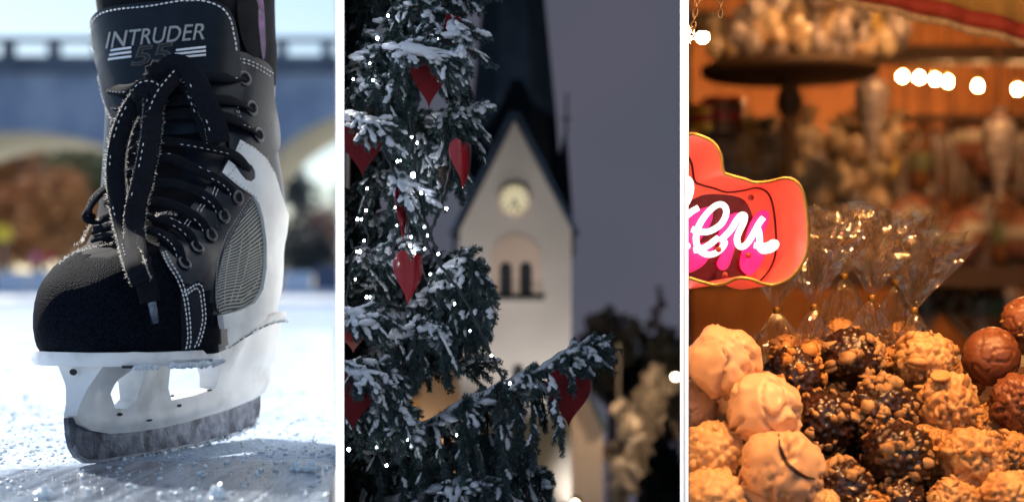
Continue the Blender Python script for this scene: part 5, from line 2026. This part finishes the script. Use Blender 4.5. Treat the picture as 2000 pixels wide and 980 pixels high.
# ---- gingerbread and bags hanging at the right
M_ging = pm('gingerbread', (.16, .06, .025), (.24, .10, .04), scale=40, rough=.7, bump=.3, bscale=120, bdist=.002)
M_icing = pm('pink icing', (.30, .12, .085), (.40, .18, .12), scale=30, rough=.5)
M_icing2 = pm('white icing', (.62, .56, .46), rough=.5)
M_ribb = pm('red ribbon', (.26, .03, .025), rough=.6)
M_cordb = pm('brown cord', (.12, .05, .025), rough=.8)
M_green = pm('green wrap', (.14, .18, .09), (.2, .24, .13), scale=40, rough=.4)
def ging_meshes(kind):
    parts = []
    mb = MB()
    if kind == 0:
        out = heart_outline(36)
        v, t = tri_fill(out, .2)
        pts = [Vector((p.x * .055, -.006 - .003 * (1 - min(1, p.length)), (p.y - 1) * .10)) for p in v]
        V_, F_ = shell(pts, [Vector((0, -1, 0))] * len(pts), [list(q) for q in t], .012)
        mb.add(V_, F_)
        parts.append(('gingerbread', mb, M_ging))
        m2 = MB()
        ring = [Vector((x * .047, -.0095, (y - 1) * .088 - .006)) for x, y in out]
        m2.tube(ring + [ring[0]], .0035, 6)
        m2.tube([Vector((-.025, -.010, -.042)), Vector((0, -.011, -.036)), Vector((.025, -.010, -.042))], .004, 6)
        parts.append(('icing', m2, M_icing2))
    elif kind == 1:
        mb.lathe([(.002, -.17), (.014, -.12), (.026, -.06), (.030, -.03), (.022, -.008), (.006, 0), (.016, .014)], 18, (0, 0, 0), None, lambda th, z: 1 + .08 * sin(th * 7 + z * 90))
        parts.append(('cone_bag', mb, BAGM[1].materials[0]))
        m2 = MB(); m2.lathe([(.008, -.004), (.010, 0), (.008, .004)], 12)
        parts.append(('ribbon', m2, M_ribb))
    elif kind == 2:
        mb.lathe([(0, -.11), (.03, -.105), (.045, -.08), (.048, -.05), (.04, -.02), (.018, -.004), (0, 0)], 20, (0, 0, 0), None, lambda th, z: 1 + .05 * sin(th * 5))
        parts.append(('sweet_bag', mb, M_icing))
        m2 = MB(); m2.lathe([(.049, -.062), (.051, -.056), (.051, -.044), (.049, -.038)], 20)
        parts.append(('label_band', m2, M_icing2))
    else:
        mb.lathe([(0, -.15), (.02, -.145), (.026, -.12), (.026, -.03), (.02, -.005), (.005, 0), (.018, .016)], 18, (0, 0, 0), None, lambda th, z: 1 + .06 * sin(th * 6))
        parts.append(('wrapped_roll', mb, M_ging))
        m2 = MB(); m2.lathe([(.027, -.10), (.0285, -.095), (.0285, -.06), (.027, -.055)], 18)
        parts.append(('paper_band', m2, M_green))
    m3 = MB()
    m3.tube([(0, 0, -.002), (0, 0, .22)], .0014, 5)
    parts.append(('string', m3, M_cordb))
    res = []
    for nm, m_, mt in parts:
        me = mesh_from(nm, m_.v, m_.f, True)
        me.materials.append(mt)
        res.append((nm, me))
    return res
HK = [ging_meshes(k) for k in range(4)]
HN = [('gingerbread_heart', 'gingerbread heart with white icing hanging on a string', 'gingerbread'), ('cone_bag', 'pointed candy bag with red ribbon hanging on a string', 'candy bag'),
      ('sweet_bag', 'round pink sweet bag with pale band hanging on a string', 'sweet bag'), ('wrapped_roll', 'brown roll with green paper band hanging on a string', 'sweet roll')]
rngh = random.Random(4)
for r, (py, n_, xs, xe) in enumerate(((240, 11, 1760, 2035), (285, 12, 1735, 2035), (345, 12, 1715, 2035), (400, 12, 1725, 2035), (455, 11, 1745, 2035), (510, 10, 1770, 2035), (560, 9, 1790, 2035))):
    for i in range(n_):
        k = rngh.choice([0, 0, 1, 2, 3, 1, 2])
        px = xs + (xe - xs) * (i + rngh.uniform(.3, .7)) / n_
        Yh = BG * (4.38 + .1 * (r % 3) - r * .06)
        t = thing(HN[k][0], P(px, py + rngh.uniform(-26, 26), Yh), HN[k][1], HN[k][2], HN[k][1].split(' hanging')[0] + 's hanging at the right')
        t.rotation_euler = (0, rngh.uniform(-.12, .12), rngh.uniform(-.7, .7))
        sc_ = rngh.uniform(.85, 1.25) * BG
        t.scale = (sc_, sc_, sc_)
        for nm, me in HK[k]:
            o = bpy.data.objects.new(nm, me)
            COL.objects.link(o)
            o.parent = t
# long pale leaf shaped wrap and a hanging red ribbon near the right bulbs
for (px, py, k, lab) in ((1952, 225, 1, 'large pointed bag hanging in front of the right hand bulbs'), (1703, 150, 1, 'dark pointed bag hanging right of the round stand')):
    t = thing('cone_bag', P(px, py, 3.8 * BG), lab, 'candy bag')
    t.scale = (1.3 * BG, 1.2 * BG, 1.15 * BG)
    for nm, me in HK[k]:
        o = bpy.data.objects.new(nm, me); COL.objects.link(o); o.parent = t

# ------------------------------------------------------------------ counter and the heap of sweet balls
mb = MB()
tl, tr_ = mul(1345), mul(2080)
pr = [(1.72, -.13), (2.06, .03), (2.20, .11), (2.36, .12), (2.36, -.30), (1.72, -.30)]
V_ = []
for (y, z) in pr: V_ += [(tl * y, y, z), (tr_ * y, y, z)]
mb.add(V_, [[0, 1, 3, 2], [2, 3, 5, 4], [4, 5, 7, 6], [6, 7, 9, 8], [8, 9, 11, 10], [10, 11, 1, 0], [0, 2, 4, 6, 8, 10], [11, 9, 7, 5, 3, 1]])
tag(mb.build('display_tray', M_dark), 'dark sloping wooden tray under the heap of sweet balls', 'tray')
mb = MB()
mb.box((.62, 2.0, -.46), (.80, .66, .30))
based(tag(mb.build('counter', M_wood), 'wooden counter that carries the sloping tray', 'counter'))

def choc_mat(name, a_, b_, c_, s1, s2, lo=.42, hi=.58, rough=.45, coat=.15, cut=None):
    return pm(name, a_, b_, scale=s1, lo=lo, hi=hi, rough=rough, coat=coat, c3=c_, scale3=s2, bump=.35, bscale=220, bdist=.0012)
M_cream = pm('cream icing ball', (.66, .40, .23), (.74, .48, .30), scale=14, rough=.42, bump=.12, bscale=200, bdist=.0006)
M_cream2 = pm('golden icing ball', (.56, .34, .16), (.66, .43, .22), scale=16, rough=.5, bump=.15, bscale=200, bdist=.0008)
M_tan = pm('peanut icing ball', (.50, .27, .10), (.62, .37, .16), scale=18, rough=.5, bump=.2, bscale=220, bdist=.0008, c3=(.42, .20, .07), scale3=30)
M_tan2 = pm('caramel ball', (.38, .18, .055), (.52, .28, .10), scale=20, rough=.45, bump=.4, bscale=140, bdist=.0015)
M_choc = pm('milk chocolate ball', (.17, .055, .022), (.24, .085, .035), scale=20, rough=.4, bump=.35, bscale=180, bdist=.001)
M_dchoc = pm('dark chocolate ball', (.022, .008, .005), (.045, .016, .009), scale=22, rough=.28, bump=.4, bscale=150, bdist=.0015, coat=.3)
M_nut = pm('chopped nuts', (.26, .13, .045), (.48, .29, .13), scale=60, rough=.6)
M_nut2 = pm('caramelised nuts', (.42, .17, .035), (.60, .28, .07), scale=60, rough=.45)
def vor(p):
    d, _ = noise.voronoi(p)
    return d
def cookie(px, py, rpx, Y, kind, label, seed, nuts=None, nnut=0, zmin=-.2):
    c = P(px, py, Y)
    r = rpx * Y / F
    iv, ifc = ico(5)
    V_ = []
    o3 = Vector((seed * 3.17, seed * 1.3, seed * .7))
    for d in iv:
        d = Vector(d)
        w_ = noise.noise(d * 1.6 + o3)
        if kind == 'fold':
            dw = d + Vector((noise.noise(d * 1.7 + o3), noise.noise(d * 1.7 - o3), w_)) * .35
            w2 = noise.noise(dw * 1.2 + o3 * 2)
            w3 = noise.noise(dw * 2.3 - o3)
            m1 = sstep(-.25, .15, w_)
            crease = (math.exp(-(w2 / .055) ** 2) * .24 - .07 * math.exp(-((abs(w2) - .2) / .11) ** 2)) * m1
            crease += (math.exp(-(w3 / .04) ** 2) * .11 - .03 * math.exp(-((abs(w3) - .14) / .08) ** 2)) * sstep(-.1, .25, noise.noise(d * 1.3 - o3 * 3))
            q = 1 + .10 * w_ + .06 * noise.noise(d * 2.8 + o3) - crease
        elif kind == 'knob':
            dw = d + Vector((noise.noise(d * 2.2 + o3), noise.noise(d * 2.2 - o3), w_)) * .3
            dv = vor(dw * 2.7 + o3)
            q = .87 + .27 * min(.6, dv[1] - dv[0]) ** .55 + .06 * w_ + .03 * noise.noise(d * 7 + o3)
        elif kind == 'rough':
            dw = d + Vector((noise.noise(d * 2.0 + o3), noise.noise(d * 2.0 - o3), w_)) * .4
            dv = vor(dw * 2.5 + o3)
            n1 = noise.noise(dw * 2.3 + o3)
            pit = max(0, noise.noise(d * 5.5 - o3) - .22)
            q = .90 + .20 * min(.5, dv[1] - dv[0]) ** .6 + .11 * w_ - .20 * math.exp(-(n1 / .05) ** 2) - .35 * pit + .03 * noise.noise(d * 11 + o3)
        elif kind == 'crack':
            n1 = noise.noise(d * 1.9 + o3)
            ed = math.exp(-(n1 / .05) ** 2)
            q = 1 + .05 * w_ - .11 * ed + .02 * noise.noise(d * 9 + o3) + .05 * math.exp(-((abs(n1) - .11) / .035) ** 2) * max(0, noise.noise(d * 16 + o3)) * 1.6
        else:
            dv = vor(d * 4.2 + o3)
            q = .90 + .19 * (dv[1] - dv[0]) ** .5 + .09 * w_ + .05 * noise.noise(d * 6 + o3)
        V_.append(c + d * r * q)
    mt = {'cream': M_cream, 'cream2': M_cream2, 'tan': M_tan, 'tan2': M_tan2, 'choc': M_choc, 'dark': M_dchoc}[nuts[0]]
    t = thing('sweet_ball', c - Vector((0, 0, r)), label, 'sweet ball', 'iced sweet balls heaped on the tray')
    me = mesh_from('ball', V_, ifc, True)
    left = px - rpx * 1.15 < 1346
    if left: clip_col(me, 1345.5)
    b = link('ball', me, mt, t)
    if nnut:
        rng = np.random.RandomState(seed)
        jv, jf = ico(2)
        VV_, FF_ = [], []
        k = 0
        for q in range(nnut):
            # nuts sit in loose patches
            for _ in range(20):
                d = rng.randn(3); d /= np.linalg.norm(d)
                if d[1] < .45 and noise.noise(Vector(d) * 2.2 + o3) > nuts[2]: break
            s = r * rng.uniform(.06, .17) * (1.5 if rng.rand() < .15 else 1)
            Rm = np.array(Matrix.Rotation(rng.uniform(0, 6), 3, Vector(rng.randn(3)).normalized()))
            el = np.array([1.3, .75, .85]) * (1 + .2 * rng.randn(3))
            v = (jv * (1 + .13 * rng.randn(len(jv), 1)) * el * s) @ Rm.T + np.array(c) + d * r * .985
            VV_.append(v); FF_.append(jf + k); k += len(jv)
        me = mesh_from('nut_topping', np.vstack(VV_), np.vstack(FF_), True)
        if left: clip_col(me, 1345.5)
        tag(link('nut_topping', me, nuts[1], b), kind='stuff')
CK = [
 (1412, 706, 70, 1.95, 'fold', 'large smooth cream ball at the top left below the sign', ('cream',), 0),
 (1493, 802, 72, 1.91, 'fold', 'smooth cream ball with a long crease, second from the left', ('cream',), 0),
 (1527, 918, 80, 1.86, 'fold', 'front cream ball split by a dark crack', ('cream',), 0),
 (1396, 888, 66, 1.92, 'knob', 'lumpy cream ball at the left edge above the bottom one', ('cream2', M_cream2, -.1), 10),
 (1388, 985, 72, 1.86, 'knob', 'lumpy cream ball in the bottom left corner', ('cream2', M_cream2, -.1), 10),
 (1348, 800, 54, 1.99, 'fold', 'shaded cream ball cut by the wall at the left', ('cream',), 0),
 (1592, 1002, 52, 1.86, 'fold', 'small cream ball at the bottom edge', ('cream2', M_cream2, -.1), 10),
 (1549, 738, 62, 2.02, 'chunk', 'dark ball with orange nuts beside the large cream ball', ('dark', M_nut2, -.15), 90),
 (1662, 702, 60, 2.03, 'chunk', 'dark chocolate ball in front of the cellophane bags', ('dark', M_nut, .12), 60),
 (1612, 825, 64, 1.97, 'chunk', 'dark ball with sparse nuts in the shaded middle', ('dark', M_nut, .12), 40),
 (1724, 800, 64, 1.97, 'chunk', 'nut covered dark ball right of the shaded middle', ('dark', M_nut, -.15), 110),
 (1752, 892, 70, 1.91, 'chunk', 'dark ball with pale nuts on top low in the middle', ('dark', M_nut, .1), 60),
 (1648, 955, 58, 1.89, 'chunk', 'dark nut ball at the bottom between cream and chocolate', ('dark', M_nut, .0), 55),
 (1690, 1000, 50, 1.87, 'chunk', 'dark nut ball touching the bottom edge', ('dark', M_nut2, -.1), 60),
 (1806, 706, 62, 2.04, 'rough', 'pale peanut ball with holes in the upper middle', ('tan', M_tan, -.1), 14),
 (1851, 790, 63, 1.98, 'rough', 'craggy peanut ball with a disc shaped chip on top', ('tan', M_tan, -.1), 14),
 (1902, 896, 66, 1.91, 'rough', 'craggy golden ball in front of the milk chocolate balls', ('tan', M_tan, -.1), 14),
 (1965, 972, 54, 1.87, 'knob', 'knobbly golden ball in the bottom right corner', ('tan', M_tan, -.1), 14),
 (1815, 885, 58, 1.96, 'rough', 'caramel ball between the dark nut ball and the golden one', ('tan2', M_nut2, -.2), 30),
 (1742, 715, 40, 2.10, 'rough', 'small caramel ball behind the dark chocolate ball', ('tan2', M_tan2, -.2), 24),
 (1928, 830, 40, 2.03, 'chunk', 'small nutty ball in the gap at the right', ('tan2', M_nut2, -.4), 50),
 (1978, 888, 48, 1.97, 'rough', 'caramel ball at the right behind the golden one', ('tan2', M_tan2, -.2), 24),
 (1884, 745, 40, 2.10, 'chunk', 'dark nutty ball in the shade behind the peanut balls', ('tan2', M_nut2, -.3), 50),
 (1936, 696, 57, 2.05, 'crack', 'milk chocolate ball with a cracked seam', ('choc',), 0),
 (2002, 625, 46, 2.10, 'crack', 'milk chocolate ball highest at the right edge', ('choc', M_nut, .1), 30),
 (1992, 786, 60, 2.00, 'rough', 'milk chocolate ball in the middle of the right edge', ('choc',), 0),
 (1862, 985, 52, 1.87, 'rough', 'golden ball at the bottom beside the corner ball', ('tan', M_tan, -.1), 14),
 (1455, 985, 50, 1.90, 'knob', 'cream ball in the gap at the bottom left', ('cream2', M_cream2, -.1), 10),
 (1760, 985, 48, 1.88, 'chunk', 'dark ball at the bottom under the nut ball', ('dark', M_nut, .1), 40),
 (1590, 700, 40, 2.12, 'rough', 'caramel ball behind the two dark balls', ('tan2', M_tan2, -.2), 24),
 (1690, 860, 50, 2.02, 'chunk', 'dark ball deep in the shade of the middle', ('dark', M_nut, .25), 20),
 (1640, 655, 34, 2.18, 'rough', 'caramel ball inside the middle cellophane bag', ('tan2', M_tan2, -.2), 24),
 (1540, 690, 38, 2.14, 'rough', 'caramel ball inside the left cellophane bag', ('tan2', M_tan2, -.2), 24),
 (1760, 660, 34, 2.20, 'rough', 'tan ball inside the right cellophane bag', ('tan2', M_tan2, -.2), 24),
 (1432, 800, 46, 2.04, 'fold', 'cream ball in the gap behind the two cream ones', ('cream',), 0),
]
for i, (px, py, r, Y, k, lab, nt_, nn) in enumerate(CK):
    cookie(px, py, r, Y, k, lab, i + 1, nt_, nn)
# the dark crack across the front cream ball
ball3 = [o for o in bpy.data.objects if o.name.startswith('sweet_ball') and 'split by a dark crack' in o['label']][0]
cb, rb = P(1527, 918, 1.86), 80 * 1.86 / F
lookup = BVHTree.FromPolygons([tuple(v.co) for v in ball3.children[0].data.vertices], [tuple(p.vertices) for p in ball3.children[0].data.polygons])
tp = []
for (x, y) in smooth2([(1521, 846), (1524, 872), (1534, 898), (1552, 918), (1574, 931), (1592, 934)], 4, False):
    d = (P(x, y, 1.8) - CAM).normalized()
    hit = lookup.ray_cast(CAM, d)
    if hit[0] is not None: tp.append(hit[0])
mb = MB()
mb.tube(tp, [.0008 + .0018 * sin(pi * i / (len(tp) - 1)) for i in range(len(tp))], 8)
mb.build('dark_crack', M_dchoc, ball3.children[0], True)
# the disc shaped chip on top of the craggy ball
mb = MB()
cc = P(1842, 733, 1.95)
R = Matrix.Rotation(radians(-60), 3, 'X') @ Matrix.Rotation(radians(10), 3, 'Y')
mb.lathe([(0, .003), (.009, .004), (.0115, .0055), (.0122, .004), (.0115, .0015), (0, 0)], 24, cc + Vector((0, .01, -.004)), Matrix.Rotation(radians(25), 3, 'X') @ Matrix.Rotation(radians(-8), 3, 'Y'))
based(tag(mb.build('nougat_chip', M_tan, None, True), 'pale round chip lying on the craggy peanut ball', 'chip'))

# ---- cellophane bags
def film():
    m = bpy.data.materials.new('clear film')
    m.use_nodes = True
    N, L = m.node_tree.nodes, m.node_tree.links
    N.remove(N['Principled BSDF'])
    tr = N.new('ShaderNodeBsdfTransparent')
    tr.inputs[0].default_value = (.97, .95, .92, 1)
    gl = N.new('ShaderNodeBsdfGlossy')
    gl.inputs['Roughness'].default_value = .07
    gl.inputs['Color'].default_value = (1, .90, .78, 1)
    df = N.new('ShaderNodeBsdfTranslucent')
    df.inputs[0].default_value = (.85, .72, .58, 1)
    lw = N.new('ShaderNodeLayerWeight')
    lw.inputs['Blend'].default_value = .32
    tc = N.new('ShaderNodeTexCoord')
    t = N.new('ShaderNodeTexNoise')
    t.inputs['Scale'].default_value = 70
    t.inputs['Detail'].default_value = 4
    L.new(tc.outputs['Object'], t.inputs['Vector'])
    bp = N.new('ShaderNodeBump')
    bp.inputs['Strength'].default_value = .5
    bp.inputs['Distance'].default_value = .003
    L.new(t.outputs['Fac'], bp.inputs['Height'])
    L.new(bp.outputs[0], gl.inputs['Normal'])
    L.new(bp.outputs[0], lw.inputs['Normal'])
    m1 = N.new('ShaderNodeMixShader')
    m1.inputs[0].default_value = .17
    L.new(tr.outputs[0], m1.inputs[1])
    L.new(df.outputs[0], m1.inputs[2])
    m2 = N.new('ShaderNodeMixShader')
    mt = N.new('ShaderNodeMath')
    mt.operation = 'MULTIPLY_ADD'
    mt.inputs[1].default_value = .55
    mt.inputs[2].default_value = .05
    L.new(lw.outputs['Facing'], mt.inputs[0])
    L.new(mt.outputs[0], m2.inputs[0])
    L.new(m1.outputs[0], m2.inputs[1])
    L.new(gl.outputs[0], m2.inputs[2])
    L.new(m2.outputs[0], N['Material Output'].inputs[0])
    return m
M_film = film()
M_tie = pm('gold twist tie', (.30, .16, .03), rough=.35, metal=.6)
def cello(px, py, Y, top, tw, low, lw_, lean, seed, label):
    """twist tie at px,py; fan above reaching row `top`, half width tw; body below to row `low`, half width lw_"""
    rng = random.Random(seed)
    c = P(px, py, Y)
    s = Y / F
    t = thing('cellophane_bag', P(px, low, Y), label, 'cellophane bag', 'clear bags behind the sweet balls')
    ph = [rng.uniform(0, 6.28) for _ in range(6)]
    def fan(th, q):
        return 1 + q * (.30 * sin(7 * th + ph[0]) + .22 * sin(11 * th + ph[1] + q) + .12 * sin(19 * th + ph[2]))
    K = 84
    V_, F_ = [], []
    hgt = (py - top) * s
    R_ = 14
    for i in range(R_ + 1):
        q = i / R_
        rad = .0035 + (tw * s) * (q ** .85)
        for j in range(K):
            th = 2 * pi * j / K
            rr = rad * fan(th, min(1, q * 2.5) * .9)
            zz_ = hgt * q * (1 + .10 * q * sin(3 * th + ph[3]) + .06 * q * sin(7 * th + ph[4]))
            p_ = Vector((rr * cos(th) + lean * q * tw * s, rr * sin(th) * .42, zz_ + .002))
            p_ += noise.noise_vector(p_ * 38 + Vector((seed * 5, 0, 0))) * .010 * q + noise.noise_vector(p_ * 95 + Vector((0, seed * 5, 0))) * .004 * min(1, q * 2)
            V_.append(c + p_)
    for i in range(R_):
        for j in range(K):
            F_.append([i * K + j, i * K + (j + 1) % K, (i + 1) * K + (j + 1) % K, (i + 1) * K + j])
    link('fan', mesh_from('fan', V_, F_, False), M_film, t)
    V_, F_ = [], []
    dep = (low - py) * s
    for i in range(R_ + 1):
        q = i / R_
        rad = .0035 + (lw_ * s) * (q ** .7)
        for j in range(K):
            th = 2 * pi * j / K
            rr = rad * (1 + (1 - q * .55) * min(1, q * 3) * (.16 * sin(8 * th + ph[4]) + .12 * sin(13 * th + ph[5] + 3 * q)))
            p_ = Vector((rr * cos(th), rr * sin(th) * .6, -dep * q - .002))
            p_ += noise.noise_vector(p_ * 42 + Vector((seed * 9, 0, 0))) * .012 * q + noise.noise_vector(p_ * 100) * .005 * min(1, q * 2)
            V_.append(c + p_)
    for i in range(R_):
        for j in range(K):
            F_.append([i * K + j, (i + 1) * K + j, (i + 1) * K + (j + 1) % K, i * K + (j + 1) % K])
    link('bag_body', mesh_from('bag_body', V_, F_, False), M_film, t)
    mb = MB()
    mb.lathe([(.0042, -.004), (.0050, -.003), (.0050, .003), (.0042, .004)], 14, c)
    mb.build('twist_tie', M_tie, t, True)
cello(1517, 606, 2.15, 490, 50, 730, 62, -.1, 1, 'leftmost cellophane bag with its tie below the sign')
cello(1590, 600, 2.12, 445, 66, 740, 55, .0, 2, 'cellophane bag with pink reflections right of the sign')
cello(1649, 540, 2.22, 410, 90, 700, 70, -.3, 3, 'tall cellophane bag with the highest fan in the middle')
cello(1703, 582, 2.14, 435, 66, 730, 60, .1, 4, 'cellophane bag with narrow fan in front of the dark chocolate ball')
cello(1750, 552, 2.24, 420, 70, 720, 62, .2, 5, 'cellophane bag behind with a square topped fan')
cello(1786, 606, 2.15, 470, 64, 730, 52, .32, 6, 'rightmost cellophane bag with fan flaring to the right')

# ------------------------------------------------------------------ the glowing sign
sign_pts = smooth2([(1318, 290), (1345, 263), (1374, 268), (1396, 282), (1408, 304), (1413, 335), (1424, 342), (1452, 350), (1475, 357), (1505, 354), (1533, 348), (1556, 356), (1569, 378), (1576, 420),
                    (1578, 470), (1573, 500), (1560, 525), (1540, 545), (1512, 556), (1488, 553), (1466, 545), (1440, 543), (1418, 552), (1395, 556), (1372, 551), (1345, 543), (1318, 540)], 5)
YS = 1.93
dS = Vector((-.026, .062, -.005))
M_coral = pm('coral enamel with added glow', (.80, .10, .07), (.85, .14, .08), scale=12, rough=.35, emit=(1, .095, .055), estr=.28)  # emission stands in for the tubes' light on the walls
M_coral2 = pm('coral back plate', (.75, .12, .06), rough=.35, emit=(1, .14, .05), estr=.13)  # weaker added emission, again for tube light falling on the plate
M_hot = pm('hot pink glowing acrylic', (.9, .02, .16), rough=.25, emit=(1, .004, .12), estr=.85)
M_neon = pm('white neon tube', (1, 1, 1), emit=(1, .95, .95), estr=1.15, rough=.3)
sgn = thing('neon_sign', P(1440, 550, YS), 'coral cloud shaped box sign with white script lettering at the left of the stall', 'sign')
fr = [P(x, y, YS) for x, y in sign_pts]
n_ = len(fr)
def offs(poly, d):
    out = []
    m_ = len(poly)
    for i in range(m_):
        a_, b_ = poly[i - 1], poly[(i + 1) % m_]
        tx, tz = (b_ - a_).x, (b_ - a_).z
        l = sqrt(tx * tx + tz * tz)
        out.append(poly[i] + Vector((tz / l * d, 0, -tx / l * d)))
    return out
inn = offs(fr, .0016)
V_ = fr + inn + [p + dS for p in fr] + [p + dS for p in inn]
F_ = []
for i in range(n_):
    j = (i + 1) % n_
    F_ += [[i, j, n_ + j, n_ + i], [i, 2 * n_ + i, 2 * n_ + j, j], [n_ + i, n_ + j, 3 * n_ + j, 3 * n_ + i], [2 * n_ + i, 3 * n_ + i, 3 * n_ + j, 2 * n_ + j]]
me = mesh_from('side_wall', V_, F_, True)
bm = bmesh.new(); bm.from_mesh(me); bmesh.ops.recalc_face_normals(bm, faces=bm.faces); bm.to_mesh(me); bm.free()
me.set_sharp_from_angle(angle=radians(40))
clip_col(me, 1345.5)
link('side_wall', me, M_coral, sgn)
mb = MB()
mb.tube(fr + [fr[0]], .0021, 8)
clip_col(mb.build('rim', M_brass, sgn, True).data, 1345.5)
# inner seam line half way down the wall
mid = [p + dS * .96 for p in inn]
mb = MB()
mb.tube(offs(mid, .0006) + [offs(mid, .0006)[0]], .0015, 6)
clip_col(mb.build('seam', pm('seam shadow gap', (.05, .004, .004), rough=.8), sgn, True).data, 1345.5)
# back plate with a clear plum window
plate2 = [(p[0], p[1]) for p in sign_pts]
win = smooth2([(1392, 382), (1430, 366), (1475, 366), (1512, 378), (1530, 420), (1530, 470), (1520, 515), (1500, 545), (1440, 538), (1392, 548), (1330, 530), (1330, 400)], 4)
def flat_patch(name, poly, Yoff, mat, thick, holes=(), clip=True, step=12):
    v, t = tri_fill(poly, step, holes)
    pts = [P(p.x, p.y, YS) + dS * Yoff for p in v]
    V2, F2 = shell(pts, [Vector((0, -1, 0))] * len(pts), [list(q) for q in t], thick)
    me = mesh_from(name, V2, F2)
    bm = bmesh.new(); bm.from_mesh(me); bmesh.ops.recalc_face_normals(bm, faces=bm.faces); bm.to_mesh(me); bm.free()
    if clip: clip_col(me, 1345.5)
    return link(name, me, mat, sgn)
inner_poly = [((p.x) / YS * F + 1000, HZ - (p.z - H) / YS * F) for p in offs(fr, .0022)]
flat_patch('back_plate', inner_poly, .97, M_coral2, .0015, (win,))
def plum():
    m = bpy.data.materials.new('clear plum acrylic')
    m.use_nodes = True
    N, L = m.node_tree.nodes, m.node_tree.links
    b = N['Principled BSDF']
    b.inputs['Base Color'].default_value = (.20, .02, .03, 1)
    b.inputs['Roughness'].default_value = .12
    tr = N.new('ShaderNodeBsdfTransparent')
    tr.inputs[0].default_value = (.85, .55, .50, 1)
    mx = N.new('ShaderNodeMixShader')
    mx.inputs[0].default_value = .35
    L.new(tr.outputs[0], mx.inputs[1])
    L.new(b.outputs[0], mx.inputs[2])
    L.new(mx.outputs[0], N['Material Output'].inputs[0])
    return m
flat_patch('clear_window', win, .98, plum(), .001)
def Zp(x, y):           # coordinates traced on an enlargement
    return (1340 + x / 2.881, 240 + y / 2.881)
def spts(pp, Yo, dx=0, dy=0):
    return [P(*(Vector(Zp(x, y)) + Vector((dx, dy))), YS) + Vector((0, Yo, 0)) for x, y in pp]
strokes = [
 [(-10, 545), (14, 520), (50, 490), (85, 470)],
 [(48, 592), (90, 606), (150, 604), (212, 566), (243, 510), (240, 468), (212, 450), (172, 466), (125, 515), (88, 575), (72, 640), (84, 700), (120, 732), (165, 736), (208, 712), (236, 672), (222, 650), (240, 630), (275, 590), (305, 540), (330, 512), (350, 516), (346, 550), (322, 600), (306, 650), (318, 688), (345, 690), (375, 660), (410, 600), (435, 555), (457, 526)],
 [(418, 572), (432, 610), (436, 655), (434, 692), (452, 714), (490, 712), (520, 696), (530, 675), (512, 668), (482, 684), (445, 690), (405, 684)],
 [(-20, 290), (14, 298), (36, 318), (44, 352), (36, 400), (14, 450), (-10, 480)],
 [(60, 712), (95, 706), (140, 686), (200, 640)],
 [(-10, 668), (14, 678), (22, 688), (14, 698), (-10, 704)],
]
for st in strokes:
    mb = MB()
    c = catmull(spts(st, .030), 7)
    mb.tube(c, .0036, 10)
    o = mb.build('neon_tube', M_neon, sgn, True)
    clip_col(o.data, 1345.5)
# hot pink backing cut along the letters
pinks = [[(14, 560), (60, 500), (130, 470), (185, 465), (180, 540), (120, 640), (200, 630), (150, 740), (60, 790), (10, 780), (-30, 700)],
         [(215, 610), (255, 520), (300, 490), (345, 500), (345, 560), (300, 660), (270, 750), (235, 772), (210, 740), (235, 680)],
         [(330, 700), (350, 620), (375, 540), (420, 482), (460, 482), (468, 520), (440, 600), (445, 680), (430, 740), (380, 795), (340, 780), (325, 745)]]
for pk in pinks:
    poly = smooth2([tuple((Vector(Zp(x, y)) - Vector(Zp(230, 620))) * 1.16 + Vector(Zp(230, 620)) + Vector((26, 4))) for x, y in pk], 4)
    flat_patch('pink_backing', poly, .66, M_hot, .003, step=8)
for (x, y) in ((458, 398), (235, 852), (252, 698), (420, 732)):
    mb = MB()
    cpt = P(*Zp(x, y), YS) + dS * (.55 if y < 500 else .1 if y > 800 else .42)
    mb.lathe([(0, -.002), (.0035, -.0015), (.0035, .0015), (0, .002)], 12, cpt, Matrix.Rotation(pi / 2, 3, 'X'))
    mb.build('screw', M_ribb, sgn, True)
# chains the sign hangs on
M_chain = pm('dark chain steel', (.10, .07, .05), rough=.4, metal=.9)
def chain(p0, p1, label, link_l=.0105):
    t = thing('chain', p1, label, 'chain', 'chains carrying the sign')
    n_ = int((p1 - p0).length / (link_l * .72))
    d = (p1 - p0).normalized()
    base = d.cross(Vector((0, 1, 0))).normalized()
    for i in range(n_):
        c = p0 + d * (i + .5) * link_l * .72
        a_ = base if i % 2 else d.cross(base)
        mb = MB()
        ring = []
        for k in range(14):
            th = 2 * pi * k / 14
            ring.append(c + d * cos(th) * link_l * .5 + a_ * sin(th) * link_l * .26)
        mb.tube(ring + [ring[0]], .0011, 6, False)
        mb.build('chain_link', M_chain, t, True)
chain(P(1368, -40, 1.96), P(1349, 84, 1.95), 'dark chain hanging at the left edge above the sign')
chain(P(1408, -40, 2.0), P(1407, 36, 2.0), 'short chain end hanging at the top right of the long chain')
